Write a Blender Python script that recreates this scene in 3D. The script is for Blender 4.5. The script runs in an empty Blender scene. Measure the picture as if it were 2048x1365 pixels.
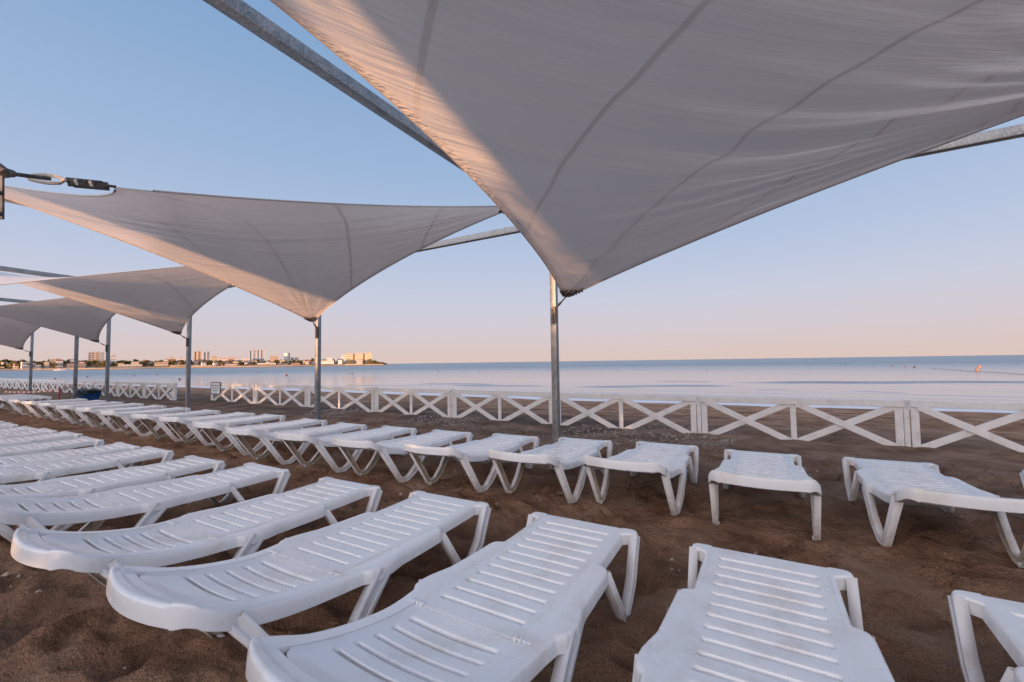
import bpy, bmesh, math, random
import numpy as np
from mathutils import Vector, Matrix
random.seed(7); rng = np.random.default_rng(7)
R = math.radians
scene = bpy.context.scene
COL = scene.collection

# ------------------------------------------------------------------ camera
FPX = 865.0; EYE = 1.22
yaw = R(30.8); pitch = math.atan(42 / FPX); roll = R(0.81)
F = Vector((-math.sin(yaw) * math.cos(pitch), math.cos(yaw) * math.cos(pitch), math.sin(pitch)))
R0 = Vector((math.cos(yaw), math.sin(yaw), 0)); U0 = R0.cross(F)
RT = R0 * math.cos(roll) - U0 * math.sin(roll); UP = U0 * math.cos(roll) + R0 * math.sin(roll)
cam_data = bpy.data.cameras.new('camera'); cam = bpy.data.objects.new('camera', cam_data); COL.objects.link(cam)
M3 = Matrix((RT, UP, -F)).transposed()
cam.matrix_world = Matrix.Translation((0, 0, EYE)) @ M3.to_4x4()
cam_data.sensor_width = 36; cam_data.lens = 36 * FPX / 2048
cam_data.clip_start = 0.05; cam_data.clip_end = 60000
scene.camera = cam

# ------------------------------------------------------------------ light
SUN_EL = 0.9          # degrees above the horizon
SUN_AZ = 0.0         # direction towards the sun: 0 = -Y, positive leans to -X
scene.view_settings.view_transform = 'Standard'; scene.view_settings.look = 'None'
scene.view_settings.gamma = 1; scene.view_settings.exposure = 1.12
a = R(SUN_AZ)
sun_dir = Vector((-math.sin(a) * math.cos(R(SUN_EL)), -math.cos(a) * math.cos(R(SUN_EL)), math.sin(R(SUN_EL))))
sd = bpy.data.lights.new('sun', 'SUN'); sd.energy = 5.0; sd.angle = R(0.5); sd.color = (1.0, 0.52, 0.255)
so = bpy.data.objects.new('sun', sd); COL.objects.link(so)
so.rotation_euler = (-sun_dir).to_track_quat('-Z', 'Y').to_euler(); so.location = (0, -20, 30)

world = bpy.data.worlds.new('World'); scene.world = world; world.use_nodes = True
nt = world.node_tree; nt.nodes.clear()
def srgb(r, g, b):
    f = lambda c: ((c / 255) / 12.92 if c / 255 < .04045 else ((c / 255 + .055) / 1.055) ** 2.4)
    return (f(r), f(g), f(b), 1)
def N(t, tree=nt, **kw):
    n = tree.nodes.new(t)
    for k, v in kw.items(): setattr(n, k, v)
    return n
sky = N('ShaderNodeTexSky'); sky.sky_type = 'NISHITA'; sky.sun_disc = False
sky.sun_elevation = R(SUN_EL); sky.sun_rotation = math.atan2(sun_dir.x, sun_dir.y)
sky.air_density = 1.0; sky.dust_density = 1.5; sky.ozone_density = 2.0
bg1 = N('ShaderNodeBackground'); bg1.inputs[1].default_value = 0.05
nt.links.new(sky.outputs[0], bg1.inputs[0])
# the pink belt over the sea and the clear blue above it, by height in the sky
tc = N('ShaderNodeTexCoord'); sep = N('ShaderNodeSeparateXYZ'); nt.links.new(tc.outputs['Generated'], sep.inputs[0])
ramp = N('ShaderNodeValToRGB'); nt.links.new(sep.outputs[2], ramp.inputs[0])
els = [(0.0, (222, 199, 190)), (0.03, (219, 201, 199)), (0.075, (213, 205, 213)), (0.14, (202, 206, 223)), (0.24, (183, 198, 225)),
       (0.40, (158, 184, 218)), (0.62, (130, 165, 206)), (1.0, (104, 143, 192))]
ramp.color_ramp.elements[0].position = 0; ramp.color_ramp.elements[1].position = 1
for p, c in els[1:-1]: ramp.color_ramp.elements.new(p)
for e, (p, c) in zip(ramp.color_ramp.elements, els): e.position = p; e.color = srgb(*c)
bg2 = N('ShaderNodeBackground'); bg2.inputs[1].default_value = 0.50
# warm dawn glow low in the sky on the sun's side
def wm(op, a_, b_=0, clamp=False):
    n = N('ShaderNodeMath'); n.operation = op; n.use_clamp = clamp
    for i, v in enumerate((a_, b_)):
        if isinstance(v, bpy.types.NodeSocket): nt.links.new(v, n.inputs[i])
        else: n.inputs[i].default_value = v
    return n.outputs[0]
toward = wm('MULTIPLY', sep.outputs[1], -1, True)
glow = wm('MULTIPLY', wm('POWER', toward, 1.5), wm('SUBTRACT', 1, wm('MULTIPLY', sep.outputs[2], .9), True))
gm = N('ShaderNodeMix'); gm.data_type = 'RGBA'; gm.blend_type = 'ADD'; nt.links.new(glow, gm.inputs[0])
nt.links.new(ramp.outputs[0], gm.inputs[6]); gm.inputs[7].default_value = (4.2, 3.4, 2.9, 1)
nt.links.new(gm.outputs[2], bg2.inputs[0])
mxw = N('ShaderNodeMixShader'); mxw.inputs[0].default_value = 0.90
nt.links.new(bg1.outputs[0], mxw.inputs[1]); nt.links.new(bg2.outputs[0], mxw.inputs[2])
wo = N('ShaderNodeOutputWorld'); nt.links.new(mxw.outputs[0], wo.inputs[0])

# ------------------------------------------------------------------ helpers
def tag(o, label=None, cat=None, group=None, kind=None):
    if label: o['label'] = label
    if cat: o['category'] = cat
    if group: o['group'] = group
    if kind: o['kind'] = kind
    return o
def empty(name, loc=(0, 0, 0), rz=0.0):
    o = bpy.data.objects.new(name, None); COL.objects.link(o); o.location = loc; o.rotation_euler = (0, 0, rz)
    o.empty_display_size = .1
    return o
def smooth(me, ang=35):
    for p in me.polygons: p.use_smooth = True
    try: me.set_sharp_from_angle(angle=R(ang))
    except Exception: pass
def link(name, me, mat, parent=None):
    o = bpy.data.objects.new(name, me); COL.objects.link(o)
    if mat and not me.materials: me.materials.append(mat)
    if parent: o.parent = parent
    return o
def kids(o): return list(o.children)
def copy_tree(o, parent=None):
    c = o.copy(); COL.objects.link(c); c.parent = parent
    for ch in kids(o): copy_tree(ch, c)
    return c
class MB:
    def __init__(s): s.v = []; s.f = []
    def add(s, vs, fs):
        n = len(s.v); s.v += [tuple(map(float, v)) for v in vs]; s.f += [tuple(i + n for i in f) for f in fs]; return s
    def box(s, c, d, rz=0, mat=None):
        x, y, z = [k / 2 for k in d]
        vs = [(i * x, j * y, k * z) for i in (-1, 1) for j in (-1, 1) for k in (-1, 1)]
        if mat is not None: vs = [tuple(mat @ Vector(v) + Vector(c)) for v in vs]
        else:
            cs, sn = math.cos(rz), math.sin(rz)
            vs = [(c[0] + v[0] * cs - v[1] * sn, c[1] + v[0] * sn + v[1] * cs, c[2] + v[2]) for v in vs]
        return s.add(vs, [(0, 1, 3, 2), (4, 6, 7, 5), (0, 4, 5, 1), (2, 3, 7, 6), (0, 2, 6, 4), (1, 5, 7, 3)])
    def bar(s, p, q, w, h, up=(0, 0, 1)):
        p, q = Vector(p), Vector(q); d = (q - p); L = d.length; d.normalize()
        sx = d.cross(Vector(up))
        if sx.length < 1e-4: sx = d.cross(Vector((1, 0, 0)))
        sx.normalize(); uz = sx.cross(d)
        m = Matrix((sx, d, uz)).transposed()
        return s.box((p + q) / 2, (w, L, h), mat=m)
    def tube(s, pts, r, n=8, cap=True):
        pts = [Vector(p) for p in pts]; rs = r if hasattr(r, '__len__') else [r] * len(pts)
        vs = []; fs = []
        ref = None
        for i, p in enumerate(pts):
            d = (pts[min(i + 1, len(pts) - 1)] - pts[max(i - 1, 0)]).normalized()
            if ref is None:
                ref = d.orthogonal().normalized()
            e1 = (ref - d * ref.dot(d)).normalized(); ref = e1; e2 = d.cross(e1)
            for k in range(n):
                t = 2 * math.pi * k / n
                vs.append(tuple(p + (e1 * math.cos(t) + e2 * math.sin(t)) * rs[i]))
        for i in range(len(pts) - 1):
            for k in range(n):
                fs.append((i * n + k, i * n + (k + 1) % n, (i + 1) * n + (k + 1) % n, (i + 1) * n + k))
        if cap:
            fs.append(tuple(range(n))[::-1]); fs.append(tuple((len(pts) - 1) * n + k for k in range(n)))
        return s.add(vs, fs)
    def mesh(s, name, bevel=0, seg=2, sm=True, ang=35):
        me = bpy.data.meshes.new(name); me.from_pydata(s.v, [], s.f)
        bm = bmesh.new(); bm.from_mesh(me); bmesh.ops.recalc_face_normals(bm, faces=bm.faces)
        if bevel:
            es = [e for e in bm.edges if len(e.link_faces) == 2 and e.calc_face_angle(0) > .5]
            bmesh.ops.bevel(bm, geom=es, offset=bevel, segments=seg, affect='EDGES', profile=.5, clamp_overlap=True)
        bm.to_mesh(me); bm.free(); me.update()
        if sm: smooth(me, ang)
        return me
    def build(s, name, mat, parent=None, bevel=0, seg=2, sm=True, ang=35):
        return link(name, s.mesh(name, bevel, seg, sm, ang), mat, parent)
def grid_mesh(name, P, uv=None, sm=True, mask=None):
    n, m = P.shape[:2]
    me = bpy.data.meshes.new(name)
    idx = np.arange(n * m).reshape(n, m)
    q = np.stack([idx[:-1, :-1], idx[1:, :-1], idx[1:, 1:], idx[:-1, 1:]], -1).reshape(-1, 4)
    if mask is not None: q = q[mask.reshape(-1)]
    me.vertices.add(n * m); me.vertices.foreach_set('co', P.reshape(-1).astype(np.float32))
    me.loops.add(q.size); me.loops.foreach_set('vertex_index', q.reshape(-1).astype(np.int32))
    me.polygons.add(len(q)); me.polygons.foreach_set('loop_start', (np.arange(len(q)) * 4).astype(np.int32))
    me.polygons.foreach_set('loop_total', np.full(len(q), 4, np.int32))
    me.update(); me.validate()
    if uv is not None:
        l = me.uv_layers.new(name='UVMap'); l.data.foreach_set('uv', uv.reshape(-1, 2)[q.reshape(-1)].reshape(-1).astype(np.float32))
    if sm: me.polygons.foreach_set('use_smooth', np.ones(len(q), bool))
    return me
def vnoise(x, y, seed=0):
    xi = np.floor(x).astype(np.int64); yi = np.floor(y).astype(np.int64); fx = x - xi; fy = y - yi
    fx = fx * fx * (3 - 2 * fx); fy = fy * fy * (3 - 2 * fy)
    def h(i, j):
        k = (i * 374761393 + j * 668265263 + seed * 1442695041) & 0xffffffff
        k = ((k ^ (k >> 13)) * 1274126177) & 0xffffffff
        return ((k ^ (k >> 16)) & 0xffff) / 65535.0
    return (h(xi, yi) * (1 - fx) + h(xi + 1, yi) * fx) * (1 - fy) + (h(xi, yi + 1) * (1 - fx) + h(xi + 1, yi + 1) * fx) * fy - .5
def ray(px, py): return (F * FPX + RT * (px - 1024) + UP * (682.5 - py)).normalized()
def at_depth(px, py, dep):            # point at a given distance straight ahead
    d = ray(px, py); return Vector((0, 0, EYE)) + d * (dep / d.dot(F))

# ------------------------------------------------------------------ materials
def mat(name, base=(.5, .5, .5), rough=.5, spec=.5, metal=0):
    m = bpy.data.materials.new(name); m.use_nodes = True
    b = m.node_tree.nodes['Principled BSDF']
    b.inputs['Base Color'].default_value = (*base, 1); b.inputs['Roughness'].default_value = rough
    b.inputs['Metallic'].default_value = metal; b.inputs['Specular IOR Level'].default_value = spec
    return m, m.node_tree, b
def noise(t, scale, detail=4, rough=.55, coord='Object', stretch=None, dist=0):
    tcn = t.nodes.new('ShaderNodeTexCoord'); n = t.nodes.new('ShaderNodeTexNoise')
    n.inputs['Scale'].default_value = scale; n.inputs['Detail'].default_value = detail; n.inputs['Roughness'].default_value = rough
    n.inputs['Distortion'].default_value = dist
    if stretch:
        mp = t.nodes.new('ShaderNodeMapping'); mp.inputs['Scale'].default_value = stretch
        t.links.new(tcn.outputs[coord], mp.inputs[0]); t.links.new(mp.outputs[0], n.inputs[0])
    else: t.links.new(tcn.outputs[coord], n.inputs[0])
    return n.outputs[0]
def cramp(t, src, stops):
    r = t.nodes.new('ShaderNodeValToRGB'); t.links.new(src, r.inputs[0])
    while len(r.color_ramp.elements) < len(stops): r.color_ramp.elements.new(.5)
    for e, (p, c) in zip(r.color_ramp.elements, stops): e.position = p; e.color = (*c, 1)
    return r.outputs[0]
def mixc(t, fac, a_, b_, mode='MIX'):
    m = t.nodes.new('ShaderNodeMix'); m.data_type = 'RGBA'; m.blend_type = mode
    for i, v in ((0, fac), (6, a_), (7, b_)):
        if isinstance(v, bpy.types.NodeSocket): t.links.new(v, m.inputs[i])
        elif i == 0: m.inputs[0].default_value = v
        else: m.inputs[i].default_value = (*v, 1)
    return m.outputs[2]
def mth(t, op, a_, b_=0, c_=None, clamp=False):
    m = t.nodes.new('ShaderNodeMath'); m.operation = op; m.use_clamp = clamp
    for i, v in enumerate((a_, b_, c_)):
        if v is None: continue
        if isinstance(v, bpy.types.NodeSocket): t.links.new(v, m.inputs[i])
        else: m.inputs[i].default_value = v
    return m.outputs[0]
def bump(t, b, h, strength=.3, dist=.01, prev=None):
    n = t.nodes.new('ShaderNodeBump'); n.inputs['Strength'].default_value = strength; n.inputs['Distance'].default_value = dist
    t.links.new(h, n.inputs['Height'])
    if prev is not None: t.links.new(prev, n.inputs['Normal'])
    if b is not None: t.links.new(n.outputs[0], b.inputs['Normal'])
    return n.outputs[0]

MT = {}
# white moulded plastic, lightly scuffed
m, t, b = mat('white_plastic', (.74, .76, .80), .32, .5)
c = cramp(t, noise(t, 3, 4, .6), [(.30, (.78, .80, .83)), (.7, (.83, .85, .88))])
sc = cramp(t, noise(t, 60, 3, .7, stretch=(1, .15, 1)), [(.62, (0, 0, 0)), (.72, (1, 1, 1))])
oi = t.nodes.new('ShaderNodeObjectInfo')
dirt = cramp(t, mth(t, 'ADD', noise(t, 5, 6, .7), mth(t, 'MULTIPLY', mth(t, 'SUBTRACT', oi.outputs['Random'], .5), .12)), [(.53, (0, 0, 0)), (.72, (1, 1, 1))])
c = mixc(t, mth(t, 'MULTIPLY', dirt, .5), c, (.58, .52, .45))
c2 = mixc(t, mth(t, 'MULTIPLY', sc, .08), c, (.55, .54, .53)); t.links.new(c2, b.inputs['Base Color'])
r = cramp(t, noise(t, 14, 4, .6), [(.3, (.17, .17, .17)), (.7, (.30, .30, .30))]); t.links.new(r, b.inputs['Roughness'])
bump(t, b, noise(t, 7, 2, .5), .05, .006)
MT['plastic'] = m
# legs: same plastic, with ingrained sand and rust-brown dirt low down
m, t, b = mat('leg_plastic', (.72, .72, .74), .45, .4)
tcn = t.nodes.new('ShaderNodeTexCoord'); s3 = t.nodes.new('ShaderNodeSeparateXYZ'); t.links.new(tcn.outputs['Object'], s3.inputs[0])
low = mth(t, 'SUBTRACT', 1.0, mth(t, 'MULTIPLY', s3.outputs[2], 4.0), clamp=True)
nz = noise(t, 22, 5, .65, stretch=(1, 1, .4))
grime = mth(t, 'MULTIPLY', mth(t, 'SUBTRACT', nz, .42, clamp=True), 1.6)
gr = mth(t, 'MULTIPLY', grime, mth(t, 'ADD', low, .35), clamp=True)
c = mixc(t, gr, (.79, .79, .81), (.40, .30, .22))
sp = cramp(t, noise(t, 34, 2, .5), [(.70, (0, 0, 0)), (.73, (1, 1, 1))])
c = mixc(t, mth(t, 'MULTIPLY', sp, low), c, (.13, .08, .05)); t.links.new(c, b.inputs['Base Color'])
bump(t, b, nz, .15, .004)
MT['leg'] = m
# inside faces of the legs, yellowed
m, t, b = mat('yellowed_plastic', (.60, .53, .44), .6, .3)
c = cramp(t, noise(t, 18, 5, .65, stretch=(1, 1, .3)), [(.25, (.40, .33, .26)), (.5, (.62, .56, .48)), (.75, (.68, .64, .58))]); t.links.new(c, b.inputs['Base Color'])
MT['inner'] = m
# galvanised steel
m, t, b = mat('galvanised_steel', (.42, .45, .48), .42, .5, .75)
tcn = t.nodes.new('ShaderNodeTexCoord'); vo = t.nodes.new('ShaderNodeTexVoronoi'); vo.inputs['Scale'].default_value = 55
t.links.new(tcn.outputs['Object'], vo.inputs[0])
n1 = noise(t, 9, 5, .6)
mx = mth(t, 'ADD', mth(t, 'MULTIPLY', vo.outputs['Distance'], .5), n1)
c = cramp(t, mx, [(.45, (.17, .185, .195)), (.7, (.28, .30, .32)), (.95, (.40, .42, .44))]); t.links.new(c, b.inputs['Base Color'])
r = cramp(t, n1, [(.3, (.5, .5, .5)), (.7, (.72, .72, .72))]); t.links.new(r, b.inputs['Roughness'])
MT['steel'] = m
m, t, b = mat('dark_hardware', (.10, .10, .11), .45, .5, .6)
c = cramp(t, noise(t, 60, 4, .6), [(.35, (.05, .05, .06)), (.6, (.16, .14, .12)), (.75, (.28, .20, .13))]); t.links.new(c, b.inputs['Base Color'])
MT['hardware'] = m
m, t, b = mat('shade_toned_steel', (.10, .11, .12), .7, .3, .2)  # bracket steel darkened in its colour to stand in for shade
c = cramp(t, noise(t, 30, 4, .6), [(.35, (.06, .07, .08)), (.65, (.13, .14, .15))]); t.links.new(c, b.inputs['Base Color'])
MT['shade_toned'] = m
m, t, b = mat('pale_webbing', (.6, .55, .48), .8, .2)
c = cramp(t, noise(t, 120, 3, .6), [(.3, (.36, .31, .26)), (.65, (.66, .62, .56))]); t.links.new(c, b.inputs['Base Color'])
MT['webbing'] = m
# white painted wood
m, t, b = mat('white_painted_wood', (.74, .73, .73), .6, .3)
g = noise(t, 6, 6, .7, stretch=(1, 1, 1)); g2 = noise(t, 90, 3, .6)
c = cramp(t, g, [(.28, (.66, .64, .62)), (.48, (.80, .79, .79)), (.7, (.84, .83, .83))])
fl = cramp(t, noise(t, 26, 4, .7), [(.70, (0, 0, 0)), (.76, (1, 1, 1))])
c = mixc(t, mth(t, 'MULTIPLY', fl, .6), c, (.25, .20, .16)); t.links.new(c, b.inputs['Base Color']); bump(t, b, g2, .2, .003)
MT['wood'] = m
# sail cloth, coated white fabric: seams run across t - s
m, t, b = mat('sail_cloth', (.70, .66, .64), .34, .6)
b.inputs['Coat Weight'].default_value = .5; b.inputs['Coat Roughness'].default_value = .22
uvn = t.nodes.new('ShaderNodeUVMap'); uvn.uv_map = 'UVMap'; su = t.nodes.new('ShaderNodeSeparateXYZ'); t.links.new(uvn.outputs[0], su.inputs[0])
S_, T_ = su.outputs[0], su.outputs[1]
dd = mth(t, 'MULTIPLY', mth(t, 'SUBTRACT', T_, S_), 3.0)
wob = mth(t, 'MULTIPLY', mth(t, 'SUBTRACT', noise(t, 1.2, 2, .5), .5), .05)
fr = mth(t, 'ABSOLUTE', mth(t, 'SUBTRACT', mth(t, 'FRACT', mth(t, 'ADD', mth(t, 'ADD', dd, wob), 20.5)), .5))
seam = mth(t, 'SUBTRACT', 1.0, mth(t, 'MULTIPLY', fr, 46.0), clamp=True)
seam = mth(t, 'MULTIPLY', seam, 3.0, clamp=True)
ee = mth(t, 'MINIMUM', mth(t, 'MINIMUM', S_, mth(t, 'SUBTRACT', 1, S_)), mth(t, 'MINIMUM', T_, mth(t, 'SUBTRACT', 1, T_)))
hem = mth(t, 'LESS_THAN', ee, .014)
c = cramp(t, noise(t, .9, 4, .6), [(.3, (.79, .755, .735)), (.7, (.84, .805, .785))])
double = mth(t, 'MAXIMUM', seam, hem)
c = mixc(t, mth(t, 'MULTIPLY', double, .24), c, (.42, .38, .36)); t.links.new(c, b.inputs['Base Color'])
cmb = t.nodes.new('ShaderNodeCombineXYZ')
t.links.new(mth(t, 'MULTIPLY', mth(t, 'ADD', S_, T_), 34), cmb.inputs[0]); t.links.new(mth(t, 'MULTIPLY', mth(t, 'SUBTRACT', T_, S_), 2.2), cmb.inputs[1])
nn = t.nodes.new('ShaderNodeTexNoise'); nn.inputs['Scale'].default_value = 1; nn.inputs['Detail'].default_value = 4; nn.inputs['Roughness'].default_value = .6
t.links.new(cmb.outputs[0], nn.inputs[0])
p1 = bump(t, None, nn.outputs[0], .5, .03)
cm2 = t.nodes.new('ShaderNodeCombineXYZ')
t.links.new(mth(t, 'MULTIPLY', mth(t, 'ADD', S_, T_), 75), cm2.inputs[0]); t.links.new(mth(t, 'MULTIPLY', mth(t, 'SUBTRACT', T_, S_), 30), cm2.inputs[1])
n3 = t.nodes.new('ShaderNodeTexNoise'); n3.inputs['Scale'].default_value = 1.6; n3.inputs['Detail'].default_value = 2
t.links.new(cm2.outputs[0], n3.inputs[0])
nearedge = mth(t, 'SUBTRACT', 1, mth(t, 'MULTIPLY', ee, 55), clamp=True)
p2 = bump(t, b, mth(t, 'MULTIPLY', n3.outputs[0], nearedge), .9, .035, p1)
tr = t.nodes.new('ShaderNodeBsdfTranslucent'); tr.inputs[0].default_value = (.78, .70, .64, 1)
t.links.new(p2, tr.inputs['Normal'])
ms = t.nodes.new('ShaderNodeMixShader'); t.links.new(mth(t, 'SUBTRACT', .20, mth(t, 'MULTIPLY', double, .10)), ms.inputs[0])
t.links.new(b.outputs[0], ms.inputs[1]); t.links.new(tr.outputs[0], ms.inputs[2])
t.links.new(ms.outputs[0], t.nodes['Material Output'].inputs[0])
MT['sail'] = m
# sand
m, t, b = mat('beach_sand', (.2, .14, .1), .95, .15)
tcn = t.nodes.new('ShaderNodeTexCoord'); s3 = t.nodes.new('ShaderNodeSeparateXYZ'); t.links.new(tcn.outputs['Object'], s3.inputs[0]); Y = s3.outputs[1]
c = cramp(t, noise(t, 1.7, 8, .62), [(.32, (.185, .098, .060)), (.5, (.34, .20, .13)), (.68, (.45, .30, .21))])
grain = cramp(t, noise(t, 140, 3, .7), [(.35, (.62, .62, .62)), (.65, (1.25, 1.25, 1.25))])
c = mixc(t, 1.0, c, grain, 'MULTIPLY')
vo = t.nodes.new('ShaderNodeTexVoronoi'); vo.inputs['Scale'].default_value = 34; t.links.new(tcn.outputs['Object'], vo.inputs[0])
shell = mth(t, 'LESS_THAN', vo.outputs['Distance'], .16)
zx = mth(t, 'MULTIPLY', mth(t, 'SUBTRACT', -.5, s3.outputs[0]), .5, clamp=True)
zone = cramp(t, mth(t, 'DIVIDE', Y, 40), [(.150, (0, 0, 0)), (.185, (1, 1, 1)), (.215, (1, 1, 1)), (.26, (.05, .05, .05))])
zone = mth(t, 'MULTIPLY', zone, zx)
c = mixc(t, mth(t, 'MULTIPLY', mth(t, 'MULTIPLY', zone, .8), cramp(t, noise(t, .8, 4, .6), [(.42, (0, 0, 0)), (.55, (1, 1, 1))])), c, (.12, .085, .068))
sh2 = mth(t, 'MULTIPLY', shell, mth(t, 'ADD', mth(t, 'MULTIPLY', zone, .75), .03))
c = mixc(t, mth(t, 'MULTIPLY', sh2, mth(t, 'GREATER_THAN', noise(t, 50, 1), .48)), c, (.50, .44, .38))
band = cramp(t, noise(t, 1.0, 5, .6, stretch=(.12, 2.2, 1)), [(.35, (.85, .80, .76)), (.6, (1.6, 1.5, 1.4))])
far = mth(t, 'MULTIPLY', mth(t, 'SUBTRACT', Y, 7.5), .3, clamp=True)
c = mixc(t, far, c, mixc(t, 1.0, c, band, 'MULTIPLY')); t.links.new(c, b.inputs['Base Color'])
p1 = bump(t, None, noise(t, 11, 6, .68), 1.0, .085)
bump(t, b, noise(t, 110, 3, .6), .55, .006, p1)
MT['sand'] = m
# sea
m, t, b = mat('sea_water', (.02, .05, .07), .08, .5)
tcn = t.nodes.new('ShaderNodeTexCoord'); s3 = t.nodes.new('ShaderNodeSeparateXYZ'); t.links.new(tcn.outputs['Object'], s3.inputs[0])
dist = mth(t, 'SQRT', mth(t, 'ADD', mth(t, 'POWER', s3.outputs[0], 2), mth(t, 'POWER', s3.outputs[1], 2)))
ruff = mth(t, 'DIVIDE', mth(t, 'SUBTRACT', dist, 60), 170, clamp=True)
pat = noise(t, .02, 4, .6, stretch=(.25, 1.4, 1))
ruf2 = mth(t, 'MULTIPLY', ruff, mth(t, 'ADD', mth(t, 'MULTIPLY', pat, 1.3), .35), clamp=True)
b.inputs['IOR'].default_value = 1.5
c = mixc(t, ruf2, (.27, .27, .30), (.21, .28, .32)); t.links.new(c, b.inputs['Base Color'])
t.links.new(mth(t, 'ADD', .05, mth(t, 'MULTIPLY', ruf2, .30)), b.inputs['Roughness'])
w1 = noise(t, .9, 5, .6, stretch=(.35, 1.3, 1))
bn = t.nodes.new('ShaderNodeBump'); bn.inputs['Distance'].default_value = 1.0
t.links.new(mth(t, 'ADD', .010, mth(t, 'MULTIPLY', ruf2, .36)), bn.inputs['Strength']); t.links.new(w1, bn.inputs['Height'])
t.links.new(bn.outputs[0], b.inputs['Normal'])
at = t.nodes.new('ShaderNodeAttribute'); at.attribute_name = 'shore'
sh = at.outputs['Fac']
fo = mth(t, 'LESS_THAN', mth(t, 'ADD', sh, mth(t, 'MULTIPLY', noise(t, .7, 4, .6, stretch=(.3, 1, 1)), 3.0)), 5.0)
fd = t.nodes.new('ShaderNodeBsdfDiffuse'); fd.inputs[0].default_value = (.82, .82, .84, 1)
ms = t.nodes.new('ShaderNodeMixShader'); t.links.new(mth(t, 'MULTIPLY', fo, .85), ms.inputs[0]); t.links.new(b.outputs[0], ms.inputs[1]); t.links.new(fd.outputs[0], ms.inputs[2])
t.links.new(ms.outputs[0], t.nodes['Material Output'].inputs[0])
MT['sea'] = m
def plain(key, name, base, rough=.7, var=.15, scale=3, spec=.3):
    m, t, b = mat(name, base, rough, spec)
    lo = tuple(x * (1 - var) for x in base); hi = tuple(min(1, x * (1 + var)) for x in base)
    t.links.new(cramp(t, noise(t, scale, 4, .6), [(.3, lo), (.7, hi)]), b.inputs['Base Color']); MT[key] = m
plain('b_pink', 'pale_render', (0.600, 0.511, 0.472), .8, .1, .3); plain('b_white', 'white_render', (0.600, 0.600, 0.600), .8, .1, .3)
plain('b_beige', 'beige_render', (0.511, 0.393, 0.285), .8, .12, .3); plain('b_yellow', 'yellow_render', (0.492, 0.412, 0.276), .8, .12, .3)
plain('b_grey', 'grey_render', (0.393, 0.412, 0.451), .8, .1, .3); plain('b_brown', 'brown_render', (.38, .29, .23), .8, .12, .3)
plain('window', 'window_glass', (.13, .15, .19), .25, .2, .5, .5); plain('roof', 'roof_sheet', (.30, .27, .26), .8, .15, .3)
plain('roof_red', 'red_roof', (.34, .14, .09), .8, .15, .3)
plain('land', 'shore_ground', (.20, .16, .11), .95, .3, .02); plain('bark', 'tree_bark', (.10, .07, .05), .9, .2, 2)
plain('leaf1', 'dark_foliage', (.12, .105, .045), .8, .45, .5); plain('leaf2', 'olive_foliage', (.24, .16, .06), .8, .4, .5)
plain('quay', 'quay_stone', (.30, .23, .17), .9, .15, .1)
plain('orange', 'orange_float', (.30, .15, .10), .4, .1, 3); plain('red', 'red_float', (.30, .03, .03), .4, .1, 3)
plain('boat', 'white_hull', (.75, .75, .77), .3, .05, 1); plain('blue', 'blue_bin_plastic', (.015, .09, .26), .4, .15, 5)
plain('bag', 'dark_bin_bag', (.015, .022, .018), .35, .3, 8, .5); plain('redpaint', 'red_painted_steel', (.38, .07, .04), .6, .2, 12)
plain('signface', 'sign_face', (.82, .86, .90), .4, .06, 8); plain('signink', 'sign_ink', (.06, .08, .16), .6, .1, 20)
plain('signframe', 'sign_frame', (.10, .12, .18), .5, .1, 20); plain('plank', 'weathered_plank', (.42, .38, .33), .85, .2, 6)
plain('pebble', 'beach_pebble', (.34, .28, .24), .85, .55, 7)

# where the loungers stand: right edge and foot end of each
row1 = [(1.19, 2.36), (.262, 2.34), (-.635, 2.355), (-1.575, 2.345), (-2.49, 2.28), (-3.59, 2.27), (-4.48, 2.17), (-5.53, 2.17), (-6.2, 2.12), (-7.2, 2.08),
        (-8.13, 2.12), (-8.91, 2.06), (-9.54, 1.99), (-10.53, 1.98), (-11.4, 1.98), (-12.3, 1.95), (-13.2, 1.95)]
tw1 = [.5, .4, -.3, .8, 1.2, -.6, 1.4, .5, -1.2, .4, 1.5, -.8, .6, -1, .5, 1, -.4]
row2x = [2.30, 1.16, .20, -.69, -1.58, -2.45, -3.37, -4.30, -5.24, -6.28, -7.6, -8.5, -9.7, -11.0, -12.2, -13.5, -14.7, -15.9, -17.4]
row2y = [5.08, 5.02, 4.92, 4.97, 4.84, 4.72, 4.62, 4.58, 4.52, 4.60, 4.68, 4.64, 4.60, 4.6, 4.6, 4.62, 4.6, 4.6, 4.6]
FEET = [(xr - .312 + sx_ * .32, yf - v) for xr, yf in row1 + list(zip(row2x, row2y)) for sx_ in (-1, 1) for v in (.27, 1.25)]
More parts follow.
